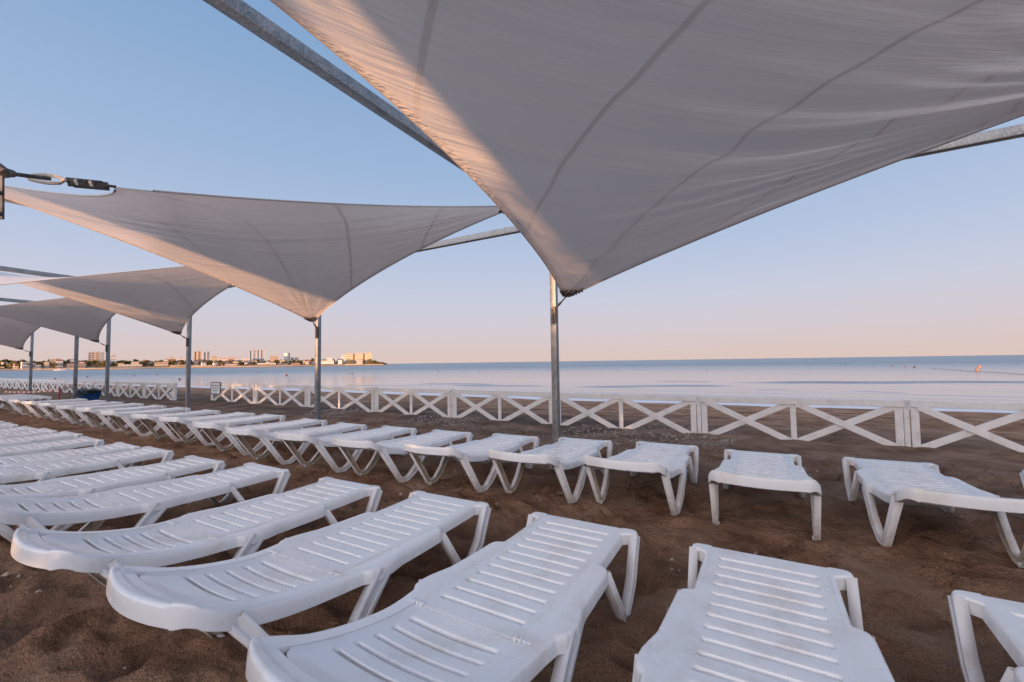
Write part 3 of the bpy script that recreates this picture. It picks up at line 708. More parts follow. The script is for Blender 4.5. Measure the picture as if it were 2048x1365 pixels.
# ------------------------------------------------------------------ hypar sails
def sail(name, corners, label, n=120, inset=(.36, .36, .36, .36), seed=0, drop=0.0, cut=.26, hi=.020, ripple=.016, bare=None, rf=15):
    Pl, Ph, Nh, Nl = [np.array(c_, float) for c_ in corners]     # P low (0,0), P' high (1,0), N high (0,1), N' low (1,1)
    cen = (Pl + Ph + Nh + Nl) / 4
    tt = np.linspace(0, 1, n)
    def edge(a_, b_, ins):
        d = (b_ - a_); d = d / np.linalg.norm(d); m_ = cen - (a_ + b_) / 2; m_ = m_ - d * (m_ @ d); m_[2] *= .35; m_ = m_ / np.linalg.norm(m_)
        k = (4 * tt * (1 - tt)) ** .85
        return a_ + np.outer(tt, b_ - a_) + np.outer(k * ins, m_)
    e0 = edge(Pl, Ph, inset[0]); e1 = edge(Nh, Nl, inset[1]); f0 = edge(Pl, Nh, inset[2]); f1 = edge(Ph, Nl, inset[3])
    S, T = np.meshgrid(tt, tt, indexing='ij'); s = S[..., None]; t_ = T[..., None]
    X = (1 - t_) * e0[:, None, :] + t_ * e1[:, None, :] + (1 - s) * f0[None, :, :] + s * f1[None, :, :] - (
        (1 - s) * (1 - t_) * Pl + s * (1 - t_) * Ph + (1 - s) * t_ * Nh + s * t_ * Nl)
    X[..., 2] -= drop * (16 * S * (1 - S) * T * (1 - T))
    # folds: fan out from the high corners, and fine ones strung between them
    dis = np.zeros_like(S)
    for (cs, ct, amp) in ((1, 0, hi), (0, 1, .020), (0, 0, .010), (1, 1, .010)):
        dx = np.abs(S - cs); dy = np.abs(T - ct); rr = np.hypot(dx, dy) + 1e-4; th = np.arctan2(dy, dx)
        fold = vnoise(th * 13 + seed * 7, rr * 1.3, 40 + seed) + .5 * vnoise(th * 27, rr * 2.5, 41 + seed)
        dis += amp * fold * np.clip(rr * 5, 0, 1) * np.exp(-rr * 2.4)
    dis += ripple * vnoise((S + T) * rf + .6 * vnoise(S * 3, T * 3, seed), (T - S) * 1.6, 50 + seed) * np.clip(6 * np.minimum(np.minimum(S, 1 - S), np.minimum(T, 1 - T)) + .25, 0, 1)
    dis *= np.clip(.12 + 9 * np.minimum(np.minimum(S, 1 - S), np.minimum(T, 1 - T)), 0, 1)
    du = np.gradient(X, axis=0); dv = np.gradient(X, axis=1); nm = np.cross(du, dv); nm /= np.linalg.norm(nm, axis=-1, keepdims=True) + 1e-9
    X = X + nm * dis[..., None]
    Sc = (S[:-1, :-1] + S[1:, 1:]) / 2; Tc = (T[:-1, :-1] + T[1:, 1:]) / 2
    c4 = (X[:-1, :-1] + X[1:, 1:]) / 2; mask = np.ones(Sc.shape, bool)
    for ci, c_ in enumerate((Pl, Ph, Nh, Nl)): mask &= np.linalg.norm(c4 - c_, axis=-1) > (cut if ci != bare else .05)
    root = empty(name, tuple(cen)); tag(root, label, 'sun sail', 'white fabric sun sails on the steel frame')
    me = grid_mesh('canopy', X - cen, np.stack([S, T], -1), mask=mask)
    link('canopy', me, MT['sail'], root)
    for eg in (X[:, 0], X[:, -1], X[0, :], X[-1, :]):
        mb = MB(); sub = eg[::3] - cen
        k0 = int(len(sub) * .02) + 1
        mb.tube([tuple(q) for q in sub[k0:-k0]], .007, 6, cap=False); mb.build('edge_rope', MT['sail_rope'], root)
    for ci, (c_, i0, j0, si, sj) in enumerate(((Pl, 0, 0, 1, 1), (Ph, -1, 0, -1, 1), (Nh, 0, -1, 1, -1), (Nl, -1, -1, -1, -1))):
        if ci == bare: continue
        # corner plate: dished half ring with lacing
        def pt(i, j): return X[i0 + si * i if i0 == 0 else n - 1 - i, j0 + sj * j if j0 == 0 else n - 1 - j]
        kk = max(2, int(round(cut * 1.25 / 6.0 * n)))
        A_ = Vector(pt(kk, 0) - cen); B_ = Vector(pt(0, kk) - cen); C_ = Vector(c_ - cen); mid = Vector(pt(kk, kk) - cen)
        dmid = (A_ + B_) / 2
        nrm = (A_ - C_).cross(B_ - C_).normalized() * .012
        vs, fs = [], []
        ring_o, ring_i = [], []
        m_ = 12
        for k in range(m_ + 1):
            q = k / m_
            po = A_ * (1 - q) + B_ * q; bul = math.sin(math.pi * q)
            o_ = po * (1 - .0) + (C_ - dmid) * bul * .55; i_ = po * .86 + C_ * .14 * 0 + dmid * .14 - (C_ - dmid) * bul * .12
            ring_o.append(o_); ring_i.append(i_)
        for lst in (ring_o, ring_i):
            for q in lst: vs.append(tuple(q + nrm))
        for lst in (ring_o, ring_i):
            for q in lst: vs.append(tuple(q - nrm))
        M_ = m_ + 1
        for k in range(m_):
            if k % 3 == 1: continue
            fs += [(k, k + 1, M_ + k + 1, M_ + k), (2 * M_ + k, 3 * M_ + k, 3 * M_ + k + 1, 2 * M_ + k + 1)]
        for k in range(m_): fs += [(k, 2 * M_ + k, 2 * M_ + k + 1, k + 1), (M_ + k, M_ + k + 1, 3 * M_ + k + 1, 3 * M_ + k)]
        mb = MB(); mb.add(vs, fs)
        for k in range(0, m_ + 1, 1):
            mb.tube([tuple(ring_o[k] * .97 + ring_i[k] * .03 - nrm * 2), tuple(ring_o[k] * .97 + ring_i[k] * .03 + nrm * 2)], .014, 6)
        for k in range(0, m_ + 1, 1):
            pa = ring_i[k]; pb = pa + (dmid - C_) * .28
            mb.tube([tuple(pa), tuple(pb)], .006, 5)
        mb.build('corner_plate', MT['hardware'], root)
        mb = MB(); tip = C_ * .5 + dmid * .5
        mb.tube([tuple(dmid + (C_ - dmid) * .45), tuple(C_)], .010, 8)
        mb.build('tension_rod', MT['hardware'], root)
    return root
plain('sail_rope', 'hem_cable', (.55, .52, .50), .7, .1, 20)
MT['sail_rope'] = MT['sail_rope']
LOWZ, HIZ = 2.10, 3.62
slab = ['largest white sun sail filling the top right, orange streaks near its left edge', 'white sun sail left of centre with its low corner lit orange',
        'third white sun sail from the right with a short orange stripe', 'fourth white sun sail from the right, above the blue bin', 'farthest white sun sail at the left edge']
N0L = (3.0, .72, 2.12)
def corners(i, ny=NY):
    up_ = .12 if i >= 2 else 0
    xr, xl = PX[i], PX[i + 1]
    # low at far left post, high at far right post, high at near left post, low at near right post
    return [(xl + .30, PY - .32, 2.13), (xr - .22, PY - .55, 3.60), (xl + .22, ny + .35, 3.60 + up_), (xr - .28, ny + .42, 2.16 if i == 0 else 2.20)]
cA = corners(0); cB = corners(1)
cB[3] = tuple(at_depth(222, 373, 2.35))
sail('sun_sail', cA, slab[0], n=260, inset=(.40, .40, .36, .40), seed=1, hi=.22, ripple=.085, cut=.29, rf=12)
sail('sun_sail', cB, slab[1], n=180, inset=(.42, .42, .40, .30), seed=2, bare=3)
sail('sun_sail', corners(2), slab[2], n=110, inset=(.42, .42, .40, -.30), seed=3)
sail('sun_sail', corners(3), slab[3], n=90, inset=(.42, .42, .40, -.30), seed=4)
sail('sun_sail', corners(4), slab[4], n=70, inset=(.42, .42, .40, -.30), seed=5)
# rods between posts and low corners (each belongs to the post it is bolted to)
for i, x in enumerate(PX[1:]):
    pr = bpy.data.objects.new('t', None)
    mb = MB(); c0 = Vector((x + .30, PY - .32, 2.13)); c1 = Vector((x + .07, PY - .09, 2.05)); mid = (c0 + c1) / 2
    mb.tube([tuple(c0 - mid), tuple(c1 - mid)], .011, 8); mb.tube([tuple((c0 - mid) * .35), tuple((c1 - mid) * .35)], .018, 8)
    o = mb.build('turnbuckle', MT['hardware']); o.location = mid
    tag(o, 'steel turnbuckle joining the %s low sail corner from the right to its post' % ORD[i], 'turnbuckle', 'turnbuckles at the low sail corners')
# big turnbuckle at the left edge
A_ = at_depth(10, 347, 1.93); E_ = at_depth(222, 373, 2.35)
def along(q, lat=0): return A_.lerp(E_, q)
tb = empty('turnbuckle', tuple(A_)); tag(tb, 'large dark turnbuckle with rope loop pulling the sail corner at the left edge', 'turnbuckle')
def loc(px, py, q): return at_depth(px, py, 1.93 + (2.35 - 1.93) * q) - A_
mb = MB(); mb.tube([loc(4, 345, 0), loc(30, 349, .1), loc(100, 358, .42)], .0095, 8); mb.build('threaded_rod', MT['hardware'], tb)
mb = MB(); mb.tube([loc(-6, 333, 0), loc(10, 346, 0), loc(16, 356, .02)], [.02, .022, .012], 10); mb.tube([loc(8, 343, 0), loc(25, 348, .1)], .017, 10); mb.build('shackle', MT['hardware'], tb)
mb = MB(); mb.tube([loc(x, y, .45) for x, y in ((58, 354), (72, 350), (92, 350), (116, 354), (131, 361), (118, 367), (98, 367), (76, 363), (60, 359), (57, 355))], .0085, 8)
mb.build('rope_loop', MT['webbing'], tb)
mb = MB(); mb.tube([loc(126, 360, .5), loc(137, 362, .55)], .010, 8)
a0, a1 = loc(134, 364, .55), loc(207, 371, .85)
mb.bar(a0, a1, .010, .043); mb.bar(a0 + Vector((0, 0, .004)) + Vector(F) * .03, a1 + Vector((0, 0, .004)) + Vector(F) * .03, .010, .043)
mb.build('clamp_body', MT['hardware'], tb, bevel=.002)
for q in (.32, .72):
    c_ = a0.lerp(a1, q); mb = MB(); d_ = Vector(F) * -.012
    mb.tube([c_ + d_ + Vector((-.012, 0, .018)), c_ + d_ * 1.6 + Vector((.0, 0, .004)), c_ + d_ + Vector((.008, 0, -.018))], .007, 8); mb.build('rope_loop', MT['webbing'], tb)
mb = MB(); mb.tube([a1, loc(232, 374, .95)], .0075, 8); mb.build('tension_rod', MT['hardware'], tb)

# ------------------------------------------------------------------ bin, red post, tape, planks
bn_ = empty('rubbish_bin', (-22.75, 6.05, -.03)); tag(bn_, 'blue plastic rubbish bin lined with a dark bag beside the steel posts', 'bin')
mb = MB(); vs = []
for z, w in ((0, .30), (.33, .40)): vs += [(-w, -w * .7, z), (w, -w * .7, z), (w, w * .7, z), (-w, w * .7, z)]
mb.add(vs, [(0, 1, 5, 4), (1, 2, 6, 5), (2, 3, 7, 6), (3, 0, 4, 7), (0, 3, 2, 1)]); mb.build('body', MT['blue'], bn_, bevel=.03)
mb = MB(); ring = []
for j, (z, k) in enumerate(((.27, 1.06), (.36, 1.12), (.42, 1.0), (.44, .55), (.40, .1))):
    for i in range(28):
        th = 2 * math.pi * i / 28; rr = 1 + .10 * math.sin(5 * th + j) + .05 * random.uniform(-1, 1)
        c_, s_ = math.cos(th), math.sin(th); q = max(abs(c_), abs(s_)) ** .6
        ring.append((.42 * k * rr * c_ / q, .30 * k * rr * s_ / q, z + .03 * math.sin(3 * th + 1) + random.uniform(-.012, .012)))
fs = [(j * 28 + i, j * 28 + (i + 1) % 28, (j + 1) * 28 + (i + 1) % 28, (j + 1) * 28 + i) for j in range(4) for i in range(28)]
mb.add(ring, fs); mb.build('bag', MT['bag'], bn_)
mb = MB(); mb.tube([(0, 0, 0), (0.01, 0, .62)], .022, 8); o = mb.build('red_post', MT['redpaint']); o.location = (-20.75, 4.78, -.03)
tag(o, 'thin rusty red post in the sand carrying the barrier tape', 'post')
m, t, b = mat('barrier_tape', (.8, .8, .8), .5)
tcn = t.nodes.new('ShaderNodeTexCoord'); wv = t.nodes.new('ShaderNodeTexWave'); wv.wave_type = 'BANDS'; wv.bands_direction = 'X'; wv.inputs['Scale'].default_value = .55
t.links.new(tcn.outputs['Object'], wv.inputs[0]); t.links.new(cramp(t, wv.outputs[0], [(.49, (.78, .76, .75)), (.51, (.55, .10, .06))]), b.inputs['Base Color']); MT['tape'] = m
def tape(p, q, label, sag=.08):
    mb = MB(); p, q = Vector(p), Vector(q); n_ = 14; c_ = (p + q) / 2; vs = []
    for i in range(n_ + 1):
        k = i / n_; w = p.lerp(q, k) - c_; w.z -= sag * 4 * k * (1 - k)
        vs += [tuple(w + Vector((0, 0, .03))), tuple(w - Vector((0, 0, .03)))]
    mb.add(vs, [(2 * i, 2 * i + 1, 2 * i + 3, 2 * i + 2) for i in range(n_)])
    o = mb.build('barrier_tape', MT['tape']); o.location = c_; tag(o, label, 'tape')
tape((-22.6, 5.6, .60), (-20.75, 4.8, .50), 'red and white barrier tape between the wrapped steel post and the red post', .02)
tape((-20.75, 4.76, .50), (-27, 4.6, .30), 'red and white barrier tape running left from the red post above the loungers', .05)
mb = MB(); mb.box((0, 0, 0), (4.2, .28, .06)); o = mb.build('plank', MT['plank'], bevel=.01); o.location = (-19.9, 3.65, .01); o.rotation_euler = (0, 0, R(1)); tag(o, 'pale weathered plank lying on the sand at the left edge', 'plank')

# ------------------------------------------------------------------ far shore
DEP = 850.0
def ground_at(px, dep, z):               # world point at pixel column px, distance dep, height z
    q = at_depth(px, 724, dep); return Vector((q.x, q.y, z))
cols = np.linspace(-160, 778, 120); deps = np.array([DEP - 6, DEP, DEP + 6, DEP + 40, DEP + 120, DEP + 260])
prof_h = np.interp(cols, [-160, 0, 120, 250, 400, 560, 680, 740, 765, 778], [15, 14, 13, 11, 9, 8, 8, 6, 2.0, 0])
LP = np.zeros((len(cols), len(deps), 3))
for i, cpx in enumerate(cols):
    for j, d_ in enumerate(deps):
        q = ground_at(cpx, d_ + (18 * math.sin(cpx * .02)), 0)
        hh = [SEA_Z - 2, .4, 1.6, 2.5, prof_h[i] * .7, prof_h[i]][j]
        if i >= len(cols) - 2: hh = min(hh, SEA_Z - 1 if i == len(cols) - 1 else .5)
        LP[i, j] = (q.x, q.y, hh + (0 if j < 2 else .5 * math.sin(i * 1.7 + j)))
hl = link('far_shore', grid_mesh('far_shore', LP), MT['land']); tag(hl, kind='structure')
def facing(px): d_ = ray(px, 724); return math.atan2(d_.y, d_.x) - math.pi / 2
WIN = {}
def bld(px0, px1, ytop, dep, mk, floors, bays, label, cat='building', name='apartment_block', depth=16, turn=0.0, roof=None, zb=0.5, style='win', rot=0):
    pc = (px0 + px1) / 2
    w = (px1 - px0) / FPX * dep; cdir = ray(pc, 724); w *= 1.0
    top = at_depth(pc, ytop, dep).z; base = at_depth(pc, 724, dep); h = top - zb
    root = empty(name, (base.x, base.y, zb), facing(pc) + R(rot)); tag(root, label, cat, None)
    k = math.cos((facing(pc)) - yaw)      # columns widen away from the picture centre
    w = w * k if True else w
    if style == 'round':
        mb = MB(); mb.tube([(0, depth / 2, -1), (0, depth / 2, h)], w / 2, 24); mb.build('wall', MT[mk], root)
    else:
        mb = MB(); mb.box((0, depth / 2, h / 2 - .5), (w, depth, h + 1)); mb.build('wall', MT[mk], root)
    mb = MB()
    if style == 'round': mb.tube([(0, depth / 2, h), (0, depth / 2, h + .8)], w / 2 * 1.04, 24)
    elif style == 'gable':
        mb.add([(-w / 2 - .5, -.5, h), (w / 2 + .5, -.5, h), (w / 2 + .5, depth + .5, h), (-w / 2 - .5, depth + .5, h), (-w / 2 - .5, depth / 2, h + 2.4), (w / 2 + .5, depth / 2, h + 2.4)],
               [(0, 1, 5, 4), (2, 3, 4, 5), (0, 4, 3), (1, 2, 5), (0, 3, 2, 1)])
    else:
        mb.box((0, depth / 2, h + .35), (w + .6, depth + .6, .7))
        if h > 18: mb.box((w * .15, depth / 2, h + 1.7), (w * .3, depth * .4, 2.0))
    mb.build('roof', MT[roof or 'roof'], root)
    if floors and style != 'round':
        key = (round(w / bays, 1), round(h / floors, 1))
        ww, wh = w / bays * .58, h / floors * .50
        mbw = MB(); mbw.box((0, 0, 0), (ww, .3, wh)); wm = mbw.mesh('window', sm=False); wm.materials.append(MT['window'])
        for fl in range(floors):
            for by in range(bays):
                o = link('window', wm, None, root); o.location = (-w / 2 + w / bays * (by + .5), -.05, h / floors * (fl + .52))
    if style == 'round':
        for fl in range(floors):
            mb = MB(); z_ = h / floors * (fl + .5); mb.tube([(0, depth / 2, z_ - .5), (0, depth / 2, z_ + .5)], w / 2 + .12, 24, cap=False); mb.build('window_band', MT['window'], root)
    if style == 'tower':
        for q in (-.5, 0, .5):
            mb = MB(); mb.box((q * w * .97, -.6, h / 2), (w * .07, 1.6, h)); mb.build('pilaster', MT[mk], root)
    return root
bld(388, 404, 704, 980, 'b_beige', 8, 3, 'left one of the two slim towers standing side by side on the far shore', style='tower')
bld(407, 421, 705, 985, 'b_grey', 8, 3, 'right one of the two slim towers, greyer than its neighbour', style='tower')
bld(499, 514, 702, 960, 'b_grey', 9, 3, 'left half of the tall striped twin tower on the far shore', style='tower')
bld(514, 528, 701, 962, 'b_grey', 9, 3, 'right half of the tall striped twin tower on the far shore', style='tower')
bld(540, 556, 713, 920, 'b_brown', 6, 4, 'squat brown tower right of the striped twin tower')
bld(568, 580, 707, 940, 'b_white', 7, 1, 'round white tower on the far shore', style='round')
bld(581, 588, 716, 960, 'b_white', 3, 2, 'small white block right of the round tower')
bld(590, 597, 716, 965, 'b_white', 3, 2, 'small pale block farthest right of the round tower group')
bld(437, 476, 716, 1000, 'b_pink', 4, 12, 'long low pale apartment block between the slim and striped towers')
bld(422, 434, 713, 985, 'b_beige', 4, 3, 'short beige block right of the slim towers')
bld(483, 500, 718, 930, 'b_pink', 2, 5, 'low pink block at the foot of the striped twin tower')
bld(655, 664, 716, 930, 'b_white', 3, 3, 'small cube shaped building right of the orange lit post')
bld(683, 692, 711, 915, 'b_pink', 4, 2, 'narrow pale block left of the stepped building')
for i, (a0_, a1_, yt) in enumerate(((692, 706, 708), (711, 726, 707.5), (730, 744, 706.5))):
    bld(a0_, a1_, yt, 900, 'b_yellow', 6, 4, ['left', 'middle', 'right'][i] + ' wing of the large yellowish building near the headland')
bld(705.8, 711.2, 709, 906, 'b_brown', 0, 0, 'dark recessed link between the left and middle yellowish wings')
bld(725.8, 730.2, 709, 906, 'b_brown', 0, 0, 'dark recessed link between the middle and right yellowish wings')
bld(176, 190, 706, 960, 'b_pink', 8, 4, 'tall pinkish tower at left, its left half', style='tower')
bld(190.3, 200, 705.5, 962, 'b_brown', 8, 2, 'reddish slab in the middle of the left tower group')
bld(200.3, 208, 706, 964, 'b_grey', 8, 2, 'grey blue slab at the right of the left tower group')
bld(218, 232, 712, 970, 'b_white', 5, 4, 'stepped pale block right of the fourth post')
bld(99, 126, 720, 930, 'b_beige', 3, 6, 'beige hotel with many windows on the left hillside', roof='roof_red')
bld(140, 150, 721, 940, 'b_white', 2, 3, 'small white house on the left hillside', style='gable', name='house', cat='house')
bld(330, 350, 716, 960, 'b_pink', 3, 5, 'pale pink block left of the slim towers', depth=12)
bld(354, 368, 718, 970, 'b_white', 2, 5, 'low white block touching the third post from the right')
bld(309, 337, 725.5, 880, 'b_beige', 2, 8, 'two storey beige waterfront building near the third post')
bld(240, 285, 730, 870, 'b_white', 1, 9, 'long low white waterfront pavilion at left')
bld(134, 172, 729, 872, 'b_brown', 1, 7, 'low brown waterfront house left of the taped post', roof='roof_red', style='gable', name='house', cat='house')
bld(72, 82, 731, 870, 'b_grey', 1, 2, 'small blue grey kiosk by the water at far left', name='kiosk', cat='kiosk')
bld(340, 372, 731, 868, 'b_beige', 1, 8, 'low beige beach pavilion beside the third post', roof='roof')
bld(380, 432, 731.5, 866, 'b_beige', 1, 10, 'long low terrace building below the slim towers', roof='roof')
bld(450, 474, 729, 868, 'b_pink', 1, 5, 'red roofed waterfront house left of the striped tower', roof='roof_red', style='gable', name='house', cat='house')
bld(515, 552, 727, 870, 'b_pink', 1, 8, 'low pink waterfront hall below the brown tower', roof='roof')
bld(556, 575, 729.5, 868, 'b_white', 1, 4, 'small white boathouse below the round tower', roof='roof', style='gable', name='house', cat='house')
bld(583, 600, 728, 868, 'b_beige', 1, 4, 'small beige boathouse left of the orange lit post', roof='roof_red', style='gable', name='house', cat='house')
bld(610, 618, 724, 875, 'b_yellow', 2, 2, 'narrow yellow villa left of the orange lit post', name='house', cat='house')
bld(640, 668, 722, 880, 'b_white', 2, 6, 'white colonnade building right of the orange lit post')
bld(690, 722, 729, 866, 'b_pink', 1, 8, 'low pink waterfront wall building below the yellowish wings')
rr_ = random.Random(21)
kinds = ['cream', 'pale', 'beige', 'pinkish', 'white', 'sandy']
for i, px in enumerate([8, 26, 44, 60, 88, 112, 158, 212, 236, 262, 296, 322, 388, 404, 428, 446, 466, 486, 506, 534, 560, 606, 622, 648, 676, 700, 716]):
    w_ = rr_.uniform(7, 17); yt = rr_.uniform(722, 729) if px < 340 else rr_.uniform(720.5, 727); d_ = rr_.uniform(875, 935)
    q_ = rr_.random(); mk = ['b_pink', 'b_white', 'b_beige', 'b_yellow'][rr_.randrange(4)]
    bld(px, px + w_, yt, d_, mk, 2 if q_ > .4 else 1, max(2, int(w_ / 3)), '%s low house among the trees of the far shore, %s from the left' % (kinds[i % 6], ORD[i] if i < 20 else 'twenty-' + ORD[i - 20]),
        name='house', cat='house', style='gable' if q_ < .5 else 'win', roof='roof_red' if q_ < .35 else 'roof', zb=1.5, rot=rr_.uniform(-15, 15))
# quay
mb = MB()
for i in range(60):
    x0_, x1_ = -60 + i * 13.8, -60 + (i + 1) * 13.8
    p0 = ground_at(x0_, DEP - 4 + 18 * math.sin(x0_ * .02), .1); p1 = ground_at(x1_, DEP - 4 + 18 * math.sin(x1_ * .02), .1)
    mb.bar(p0, p1, 4, 1.0)
o = mb.build('quay', MT['quay'], sm=False); tag(o, kind='structure')
# trees: crown of leaf clumps
def crown_mesh(seed, rx, rz, n=260, leaf=.9):
    rnd = random.Random(seed); mb = MB(); blobs = [(rnd.uniform(-.5, .5) * rx, rnd.uniform(-.5, .5) * rx, rnd.uniform(.1, .85) * rz, rnd.uniform(.35, .6) * rx) for _ in range(9)]
    for i in range(n):
        b_ = rnd.choice(blobs); d_ = Vector((rnd.gauss(0, 1), rnd.gauss(0, 1), rnd.gauss(0, .8))).normalized() * b_[3] * rnd.uniform(.65, 1.08)
        c_ = Vector(b_[:3]) + d_
        u = Vector((rnd.gauss(0, 1), rnd.gauss(0, 1), rnd.gauss(0, 1))).normalized(); w = u.orthogonal().normalized(); s_ = leaf * rnd.uniform(.5, 1.2)
        mb.add([c_ + u * s_, c_ + w * s_ * .8, c_ - u * s_, c_ - w * s_ * .8], [(0, 1, 2, 3)])
    return mb.mesh('crown', sm=False)
CR = [crown_mesh(11, 4.2, 6.0), crown_mesh(12, 3.4, 7.5), crown_mesh(13, 5.4, 5.0)]
for c_ in CR: c_.materials.append(MT['leaf1'])
CR2 = [c_.copy() for c_ in CR]
for c_ in CR2: c_.materials.clear(); c_.materials.append(MT['leaf2'])
TK = MB(); TK.tube([(0, 0, -1.5), (.1, 0, 1.5), (0, .1, 4.5)], [.45, .32, .15], 7); TK.tube([(0, 0, 1.6), (1.2, .3, 3.6)], [.2, .08], 5); TK.tube([(0, 0, 1.9), (-1.1, -.2, 3.8)], [.2, .08], 5)
TKM = TK.mesh('trunk'); TKM.materials.append(MT['bark'])
def tree(x, y, z, s_, k, label, group, olive=False):
    r_ = empty('tree', (x, y, z), random.uniform(0, 6)); r_.scale = (s_ * 1.25, s_ * 1.25, s_ * random.uniform(.8, 1.1)); tag(r_, label, 'tree', group)
    o = link('crown', (CR2 if olive else CR)[k], None, r_); o.location = (0, 0, 2.0); link('trunk', TKM, None, r_)
    return r_
tp = []
for px in np.arange(-20, 745, 6.0):
    for rw in (0, 1):
        q = px + random.uniform(-5, 5); d_ = random.uniform(888, 912) if rw == 0 else random.uniform(930, 990)
        if rw == 0 and random.random() < .35: continue
        if rw == 0 and random.random() < .3: continue
        tp.append((q, d_, rw))
for (q, d_, rw) in tp:
    hgt = float(np.interp(q, [0, 300, 600, 745], [1.15, 1.0, .85, .8])) * random.uniform(.95, 1.45)
    zb = float(np.interp(q, [-160, 0, 120, 250, 400, 560, 680, 740], [15, 14, 13, 11, 9, 8, 8, 6])) * (.25 if rw == 0 else .62)
    g_ = ground_at(q, d_, zb)
    lab = 'olive green tree on the far shore, ' + ('in the front belt by the water' if rw == 0 else 'in the belt behind the waterfront houses')
    tree(g_.x, g_.y, zb, hgt, random.randrange(3), lab, 'front belt of far shore trees' if rw == 0 else 'rear belt of far shore trees', random.random() < .5)
for i, q in enumerate(np.linspace(742, 772, 10)):
    s_ = np.interp(q, [742, 750, 772], [1.0, .95, .32]); g_ = ground_at(q, 880 + random.uniform(-6, 6), .5)
    tree(g_.x, g_.y, .3, float(s_) * 1.0, 2 if i % 2 else 0, 'dark tree on the headland at the right tip of the far shore', 'trees on the headland', False)
# ------------------------------------------------------------------ boats and buoys
bt = empty('motor_boat', tuple(ground_at(122, 520, SEA_Z)), facing(122)); tag(bt, 'small white motor boat on the water at far left', 'boat')
mb = MB(); hull = []
for x, w, z0, z1 in ((-6, 1.6, 0, 1.5), (-2, 1.9, -.2, 1.6), (3, 1.5, -.1, 1.9), (7.5, .1, .8, 2.5)):
    hull += [(x, -w, z1), (x, -w * .6, z0), (x, w * .6, z0), (x, w, z1)]
fs = [(i * 4 + k, i * 4 + (k + 1) % 4, (i + 1) * 4 + (k + 1) % 4, (i + 1) * 4 + k) for i in range(3) for k in range(4)] + [(0, 1, 2, 3)]
mb.add(hull, fs); mb.build('hull', MT['boat'], bt); mb = MB(); mb.box((-.5, 0, 2.2), (3.6, 2.0, 1.4)); mb.build('cabin', MT['boat'], bt, bevel=.2); mb = MB(); mb.box((-.5, -1.02, 2.35), (3.0, .06, .6)); mb.build('window', MT['window'], bt)
def buoy(px, py, rpx, mk, label, group=None, name='buoy'):
    x, y = unz(px, py, SEA_Z); dpt = (Vector((x, y, SEA_Z)) - Vector((0, 0, EYE))).dot(F); r_ = rpx * .78 / FPX * dpt
    mb = MB(); pr = [(0, -.9), (.55, -.8), (.95, -.3), (1, .1), (.8, .6), (.4, .9), (.16, 1.0), (.14, 1.5), (0, 1.55)]
    vs = [(a_ * r_ * math.cos(k * .5236), a_ * r_ * math.sin(k * .5236), b_ * r_) for a_, b_ in pr for k in range(12)]
    fs = [(i * 12 + k, i * 12 + (k + 1) % 12, (i + 1) * 12 + (k + 1) % 12, (i + 1) * 12 + k) for i in range(len(pr) - 1) for k in range(12)]
    mb.add(vs, fs); o = mb.build(name, MT[mk]); o.location = (x, y, SEA_Z + r_ * .45); tag(o, label, 'buoy', group)
for px, py, r_, mk, lab in ((1691, 731, 1.6, 'orange', 'small orange buoy, leftmost of the row of swimming buoys at right'), (1748, 731.5, 1.4, 'orange', 'small orange buoy, second of the row at right'),
        (1785, 733, 2.2, 'orange', 'orange buoy, third of the row at right'), (1811, 734.5, 2.2, 'orange', 'orange buoy, fourth of the row at right'), (1829, 736, 2.8, 'orange', 'orange buoy, rightmost and largest of the single row'),
        (1955, 742, 4.2, 'orange', 'nearer of the two large orange buoys at the rope line'), (1959, 735.5, 4.0, 'orange', 'farther of the two large orange buoys at the rope line'),
        (359, 760, 2.6, 'red', 'red buoy near the beach just left of the gap post'), (573, 752, 2.6, 'red', 'red and pink buoy left of the orange lit post'), (704, 748, 1.8, 'orange', 'tiny orange buoy right of the orange lit post'),
        (514, 746, 1.6, 'orange', 'tiny orange buoy below the striped twin tower'), (314, 751, 1.6, 'red', 'tiny red buoy seen above the far left fence'), (269, 753, 1.6, 'red', 'tiny red buoy left of the gap'),
        (175, 755, 2.0, 'red', 'dark red buoy between the two left posts'), (1413, 741, 1.4, 'orange', 'faint orange buoy far out right of centre'), (1096, 741, 1.3, 'orange', 'faint orange buoy just left of the central post'),
        (1233, 741, 1.2, 'orange', 'faint orange buoy right of the central post'), (877, 744, 1.2, 'orange', 'faint orange buoy left of the central post'), (958, 744, 1.2, 'orange', 'faint orange buoy midway between the two posts'),
        (110, 759, 2.0, 'red', 'dark red buoy above the far left fence')):
    buoy(px, py, r_, mk, lab)
fl_pts = [(1862 + 7.3 * i, 737.5 + .58 * i ** .96) for i in range(13)] + [(1962 + 9.5 * i, 743.8 + .62 * i) for i in range(1, 12)]
for i, (px, py) in enumerate(fl_pts): buoy(px, py, .95, 'orange', 'small float strung on the rope line at the right edge', 'floats of the rope line', 'rope_float')
mb = MB(); pts = [Vector((*unz(px, py, SEA_Z), SEA_Z + .03)) for px, py in fl_pts]; o0 = pts[0]; mb.tube([p - o0 for p in pts], .02, 5); o = mb.build('float_rope', MT['hardware']); o.location = o0
tag(o, 'rope threading the small floats at the right edge', 'rope')
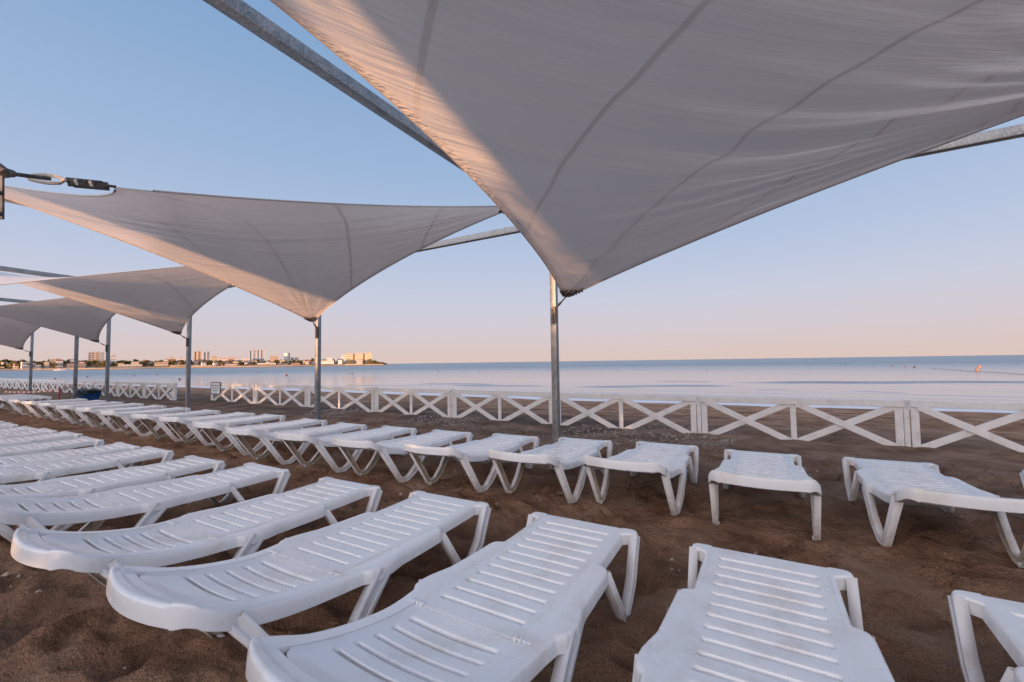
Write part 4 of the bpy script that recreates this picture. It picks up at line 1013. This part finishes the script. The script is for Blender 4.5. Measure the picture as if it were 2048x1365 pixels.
# unseen cabins and low hedges added behind the viewer to keep low sun off sand
CY = -15.0
spans = [(30, 24), (24, 17.6), (17.6, 11.2), (11.2, 4.6), (4.6, -2.0), (-2.93, -7.35), (-11.0, -13.35), (-17.0, -21.5), (-21.5, -28), (-28, -35), (-35, -42), (-42, -50), (-50, -60), (-60, -72), (-72, -90), (-90, -120)]
for i, (x1, x0) in enumerate(spans):
    w = x1 - x0; cx = (x0 + x1) / 2
    cb = empty('sun_block_cabin', (cx, CY, 0)); tag(cb, 'added unseen sun-blocking cabin behind the viewer, %s from the right' % ORD[i], 'cabin', 'added sun blockers behind the viewer')
    mb = MB(); mb.box((0, -2, 2.1), (w - .004, 4, 4.3)); mb.build('wall', MT['b_white'], cb)
    mb = MB(); mb.box((0, -2, 4.35), (w - .004, 4.3, .2)); mb.build('roof', MT['roof'], cb)
    mb = MB(); mb.box((0, .02, 1.05), (.9, .05, 2.1)); mb.build('door', MT['b_grey'], cb)
for i, (x0, x1, h) in enumerate(((-2.93, -2.0, 1.85), (-9.4, -7.35, 1.22), (-11.0, -9.4, 2.1), (-17.0, -13.35, 2.75))):  # added foliage screens in the gaps, trimming the low sunlight
    rnd = random.Random(60 + i); mb = MB()
    hr = empty('sun_block_hedge', ((x0 + x1) / 2, CY - 2, 0)); tag(hr, 'added unseen hedge between two beach cabins behind the viewer, %s from the right' % ORD[i], 'sun_block_hedge', 'added foliage blockers behind the viewer')
    w = x1 - x0
    for k in range(int(1500 * w)):
        c_ = Vector((rnd.uniform(-w / 2, w / 2), rnd.uniform(-.35, .35), rnd.random() * h * 1.0 + (rnd.random() ** 3) * .5)); u = Vector((rnd.gauss(0, 1), rnd.gauss(0, 1), rnd.gauss(0, 1))).normalized(); q = u.orthogonal().normalized(); s_ = .075
        mb.add([c_ + u * s_, c_ + q * s_ * .7, c_ - u * s_, c_ - q * s_ * .7], [(0, 1, 2, 3)])
    mb.build('foliage', MT['leaf2'], hr, sm=False)
    mb = MB()
    for k in range(3): mb.tube([((k - 1) * w * .3, 0, -.1), ((k - 1) * w * .3, 0, h * .7)], .03, 6)
    mb.build('stem', MT['bark'], hr)

# slender unseen tree added in the gap nearest the viewer: its leaves break up the light on the big sail
rnd = random.Random(5); tr_ = empty('tree', (-2.45, CY + .6, 0)); tag(tr_, 'slender unseen tree added between two cabins behind the viewer to break up sunlight', 'tree')
mb = MB()
for k in range(520):
    if k < 230: c_ = Vector((rnd.uniform(-.25, .45), rnd.uniform(-.3, .3), rnd.uniform(2.35, 3.15)))
    else: c_ = Vector((rnd.uniform(-.5, .5), rnd.uniform(-.3, .3), 3.62 + abs(rnd.gauss(0, .35))))
    u = Vector((rnd.gauss(0, 1), rnd.gauss(0, 1), rnd.gauss(0, 1))).normalized(); q = u.orthogonal().normalized(); s_ = .07
    mb.add([c_ + u * s_, c_ + q * s_ * .6, c_ - u * s_, c_ - q * s_ * .6], [(0, 1, 2, 3)])
mb.build('crown', MT['leaf2'], tr_, sm=False)
mb = MB(); mb.tube([(.05, 0, -.1), (.08, 0, 2.2), (.0, 0, 4.2)], [.035, .025, .01], 7); mb.build('trunk', MT['bark'], tr_)
